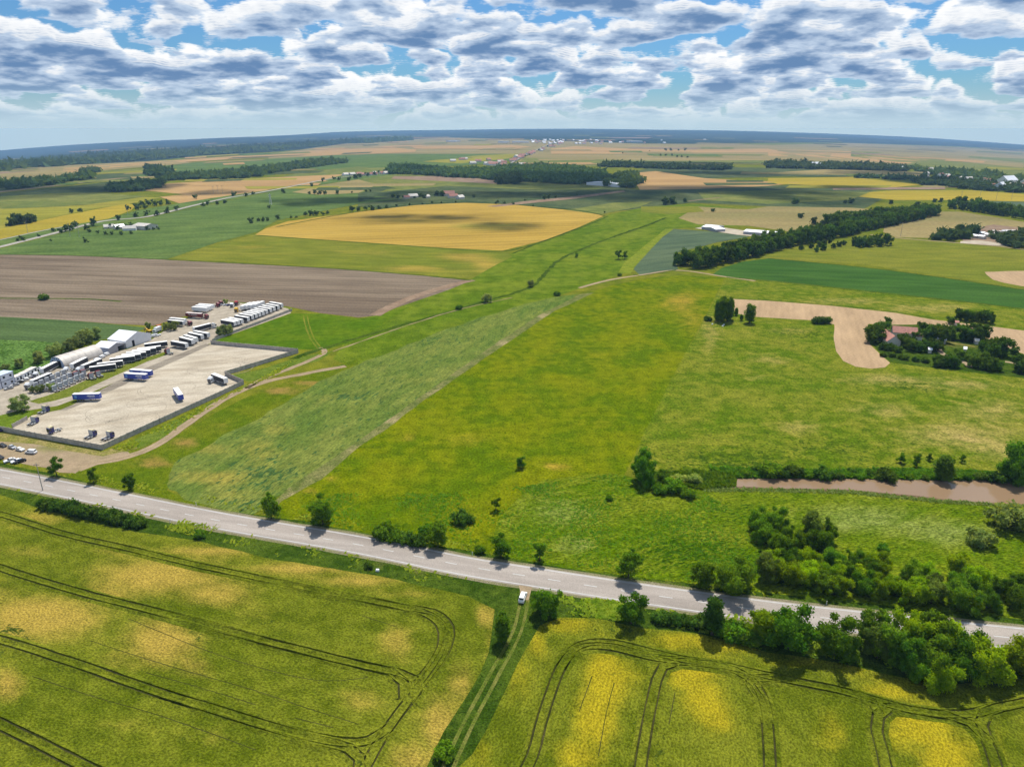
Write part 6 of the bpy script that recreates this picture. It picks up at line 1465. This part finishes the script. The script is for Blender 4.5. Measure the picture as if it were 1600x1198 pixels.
# stone yard sheds and slabs
for k, (x, y, l, lab, rf) in enumerate([(1523,366,13,'long white roofed shed of the stone yard',B_roof),(1537,369,10,'second white roofed shed of the stone yard',B_roof),(1517,371,8,'small pale shed before the white roofed ones in the stone yard',B_roof),(1527,372,9,'low white shed beside the small pale one in the stone yard',B_roof),(1572,374,6,'white hut near the dark grove of the stone yard',B_roof),(1563,364,8,'purple grey shed in the middle of the stone yard',B_grey)]):
    shed('yard_shed', (x, y), (x+l, y+l*0.12), (x, y-4), 2.6, 3.6, B_plaster, rf, lab, ridge_along='width', D=6)
sb = MB()
for k in range(70):
    a = P(1552+g.uniform(0, 45), 360+g.uniform(0, 12)); s_ = g.uniform(0.6, 2.2); sb.box(a.x-s_, a.x+s_, a.y-s_, a.y+s_, a.z, a.z+g.uniform(0.5, 1.8))
tag(sb.build('stone_stacks', B_plaster), 'stacks and heaps of pale stone in the stone yard', 'stone', None, 'stuff')
number('houses along the far highway', '%s house from the west beside the far highway')
number('buildings of the ribbon village', '%s building from the west in the ribbon village')
number('houses of the far village', '%s pale house from the west in the far village')
# poles and a pylon
def pole():
    t = empty('utility_pole'); MB().cyl((0, 0, 0), (0, 0, 9), 0.14, 7, 0.09).build('mast', M_concrete, t); MB().box(-0.9, 0.9, -0.05, 0.05, 8.3, 8.42).build('crossarm', V_steel, t)
    for x in (-0.8, 0, 0.8): MB().cyl((x, 0, 8.42), (x, 0, 8.6), 0.05, 5).build('insulator', V_alu, t)
    return t
PL = None
for (x, y, lab) in [(67,765,'thin concrete pole at the start of the roadside hedge'),(44,364,'utility pole in the yellow field by the far highway, westernmost'),(110,369,'utility pole south of the far highway, first of a pair'),(124,369,'utility pole south of the far highway, second of a pair'),(341,302,'tall mast at the orange stubble, first of three'),(348,302,'tall mast at the orange stubble, second of three'),(334,303,'tall mast at the orange stubble, third of three'),(200,336,'utility pole beside the highway bend copse'),(1407,368,'utility pole on the stubble beyond the windbreak'),(1501,312,'utility pole at the edge of the yellow crop, first of a line'),(1530,311,'utility pole at the edge of the yellow crop, second of a line'),(1556,312,'utility pole at the edge of the yellow crop, third of a line'),(1580,312,'utility pole at the edge of the yellow crop, last of a line')]:
    p = P(x, y)
    if PL is None: PL = pole(); PL.location = p; o = PL
    else: o = dup(PL, p, 0.3, 1.5 if y < 380 else 1)
    tag(o, lab, 'pole', 'utility poles')
def pylon(x, y, H, lab):
    p = P(x, y); t = empty('lattice_pylon', p); tag(t, lab, 'pylon', 'lattice pylons'); b = MB()
    cs = [(-1, -1), (1, -1), (1, 1), (-1, 1)]; lv = [(i/7) for i in range(8)]; wd = lambda f: H*0.1*(1-f*0.85)
    for i in range(7):
        for k in range(4):
            c0, c1 = cs[k], cs[(k+1) % 4]; w0, w1 = wd(lv[i]), wd(lv[i+1]); z0, z1 = lv[i]*H, lv[i+1]*H
            b.cyl((c0[0]*w0, c0[1]*w0, z0), (c0[0]*w1, c0[1]*w1, z1), 0.16, 4); b.cyl((c0[0]*w0, c0[1]*w0, z0), (c1[0]*w1, c1[1]*w1, z1), 0.1, 4)
    b.build('lattice_mast', V_alu, t)
    for f in (0.72, 0.86): MB().box(-H*0.14, H*0.14, -0.2, 0.2, H*f, H*f+0.4).build('crossarm', V_alu, t)
pylon(423, 319, 15, 'pale lattice pylon on the green field north of the golden wheat')
# marker stones by the poplars and litter on the verge
for (x, y, lab) in [(1113,506,'white marker block west of the poplars'),(1129,509,'white marker block in front of the poplars, lower one'),(1131,507,'white marker block in front of the poplars, upper one'),(590,891,'small white block on the bare patch of the near verge')]:
    p = P(x, y); o = MB().box(-0.4, 0.4, -0.3, 0.3, 0, 0.55, 0.06).build('marker_block', B_white); o.location = p; tag(o, lab, 'block')
# delineator posts along the road
dp = MB().box(-0.06, 0.06, -0.05, 0.05, 0, 1.0); ME_del = dp.mesh('marker_post'); ME_del.materials.append(V_white)
_db = MB().box(-0.062, 0.062, -0.052, 0.052, 0.72, 0.88).mesh('black_band'); _db.materials.append(V_black)
dl = []
for s_, sd in ((-1, 'near'), (1, 'far')):
    e = offsets(ctr, s_*(HW+1.3))
    for i in range(8, len(e), 22): dl.append((e[i], sd))
for q, sd in dl:
    o = link('marker_post', ME_del, loc=(q.x, q.y, 0)); b_ = link('black_band', _db, parent=o)
    tag(o, 'slim white marker post on the %s verge of the main road' % sd, 'road post', 'marker posts on the %s verge' % sd)

# ------------------------------------------------------------------ clouds overhead (real cumulus whose shade falls on the fields)
def cloud_mat():
    m = bpy.data.materials.new('cloud vapour'); m.use_nodes = True; t = NT(m.node_tree); t.n.clear()
    d = t.new('ShaderNodeBsdfDiffuse'); d.inputs[0].default_value = (0.9, 0.9, 0.92, 1); tr = t.new('ShaderNodeBsdfTransparent')
    lw = t.new('ShaderNodeLayerWeight'); lw.inputs[0].default_value = 0.35; gm = t.new('ShaderNodeNewGeometry'); n_ = t.noise(gm.outputs['Position'], 0.006, 4, 0.6)
    f = t.step(t.m('ADD', lw.outputs['Facing'], t.m('MULTIPLY', t.m('SUBTRACT', n_, 0.5), 2.4)), 0.0, 0.9, 0.68, 1.0)
    mx = t.new('ShaderNodeMixShader'); t.l.new(f, mx.inputs[0]); t.l.new(d.outputs[0], mx.inputs[1]); t.l.new(tr.outputs[0], mx.inputs[2])
    o = t.new('ShaderNodeOutputMaterial'); t.l.new(mx.outputs[0], o.inputs[0]); return m
M_cloud = cloud_mat(); M_thin = M_cloud.copy(); M_thin.name = 'thin cloud vapour'
for _n in M_thin.node_tree.nodes:
    if _n.type == 'MAP_RANGE' and _n.inputs[3].default_value > 0.5: _n.inputs[3].default_value = 0.86
def cumulus(px, py, rx, ry, seed):
    G = P(px, py); ex = abs(P(px+rx, py).x-G.x); ey = abs(P(px, py-ry).y-P(px, py+ry).y)/2; g = random.Random(seed)
    Z = 1900.0; c = G+SUNDIR*((Z-G.z)/SUNDIR.z); b = MB()
    bm = bmesh.new()
    for k in range(9):
        a = k*2.4; r_ = 0 if k == 0 else g.uniform(0.35, 0.75); s_ = 0.6 if k == 0 else g.uniform(0.3, 0.5)
        m4 = Matrix.Translation((math.cos(a)*r_*ex, math.sin(a)*r_*ey, 0)) @ Matrix.Diagonal((ex*s_, ey*s_, min(120, (ex+ey)*0.14), 1))
        bmesh.ops.create_icosphere(bm, subdivisions=3, radius=1.0, matrix=m4)
    for v in bm.verts:
        nv = noise.noise_vector(v.co*0.012+Vector((seed, 0, 0))); v.co += Vector((nv.x*ex*0.16, nv.y*ey*0.16, nv.z*25))
    me = bpy.data.meshes.new('cloud'); bm.to_mesh(me); bm.free(); me.polygons.foreach_set('use_smooth', [True]*len(me.polygons)); me.materials.append(M_thin if 600 < px < 800 and py > 320 else M_cloud)
    o = link('cloud', me, loc=c); o['kind'] = 'structure'
for k, (x, y, rx, ry) in enumerate([(90,298,190,11),(215,292,60,6),(340,300,70,5),(560,312,130,7),(470,318,50,4),(650,341,150,10),(790,352,90,9),(880,285,150,12),(800,303,130,7),(640,302,60,5),(960,303,120,11),(1120,296,160,9),(1240,305,120,14),(1320,292,60,4),(1380,270,80,4),(1050,254,120,2.5),(650,268,60,3),(1440,283,70,5),(330,232,200,4),(1150,270,110,3.5)]):
    cumulus(x, y, rx, ry, k+1)

# ------------------------------------------------------------------ air
def haze():
    b = MB().box(-16500, 16500, -3500, 15600, -700, 101)
    o = b.build('haze', None); o['kind'] = 'stuff'
    m = bpy.data.materials.new('air'); m.use_nodes = True; m.node_tree.nodes.clear(); t = NT(m.node_tree)
    v = t.new('ShaderNodeVolumePrincipled'); v.inputs['Color'].default_value = (0.38, 0.64, 1.0, 1); v.inputs['Density'].default_value = HAZE
    v.inputs['Anisotropy'].default_value = 0.0
    out = t.new('ShaderNodeOutputMaterial'); t.l.new(v.outputs[0], out.inputs['Volume'])
    o.data.materials.append(m)
HAZE = 7e-5
haze()
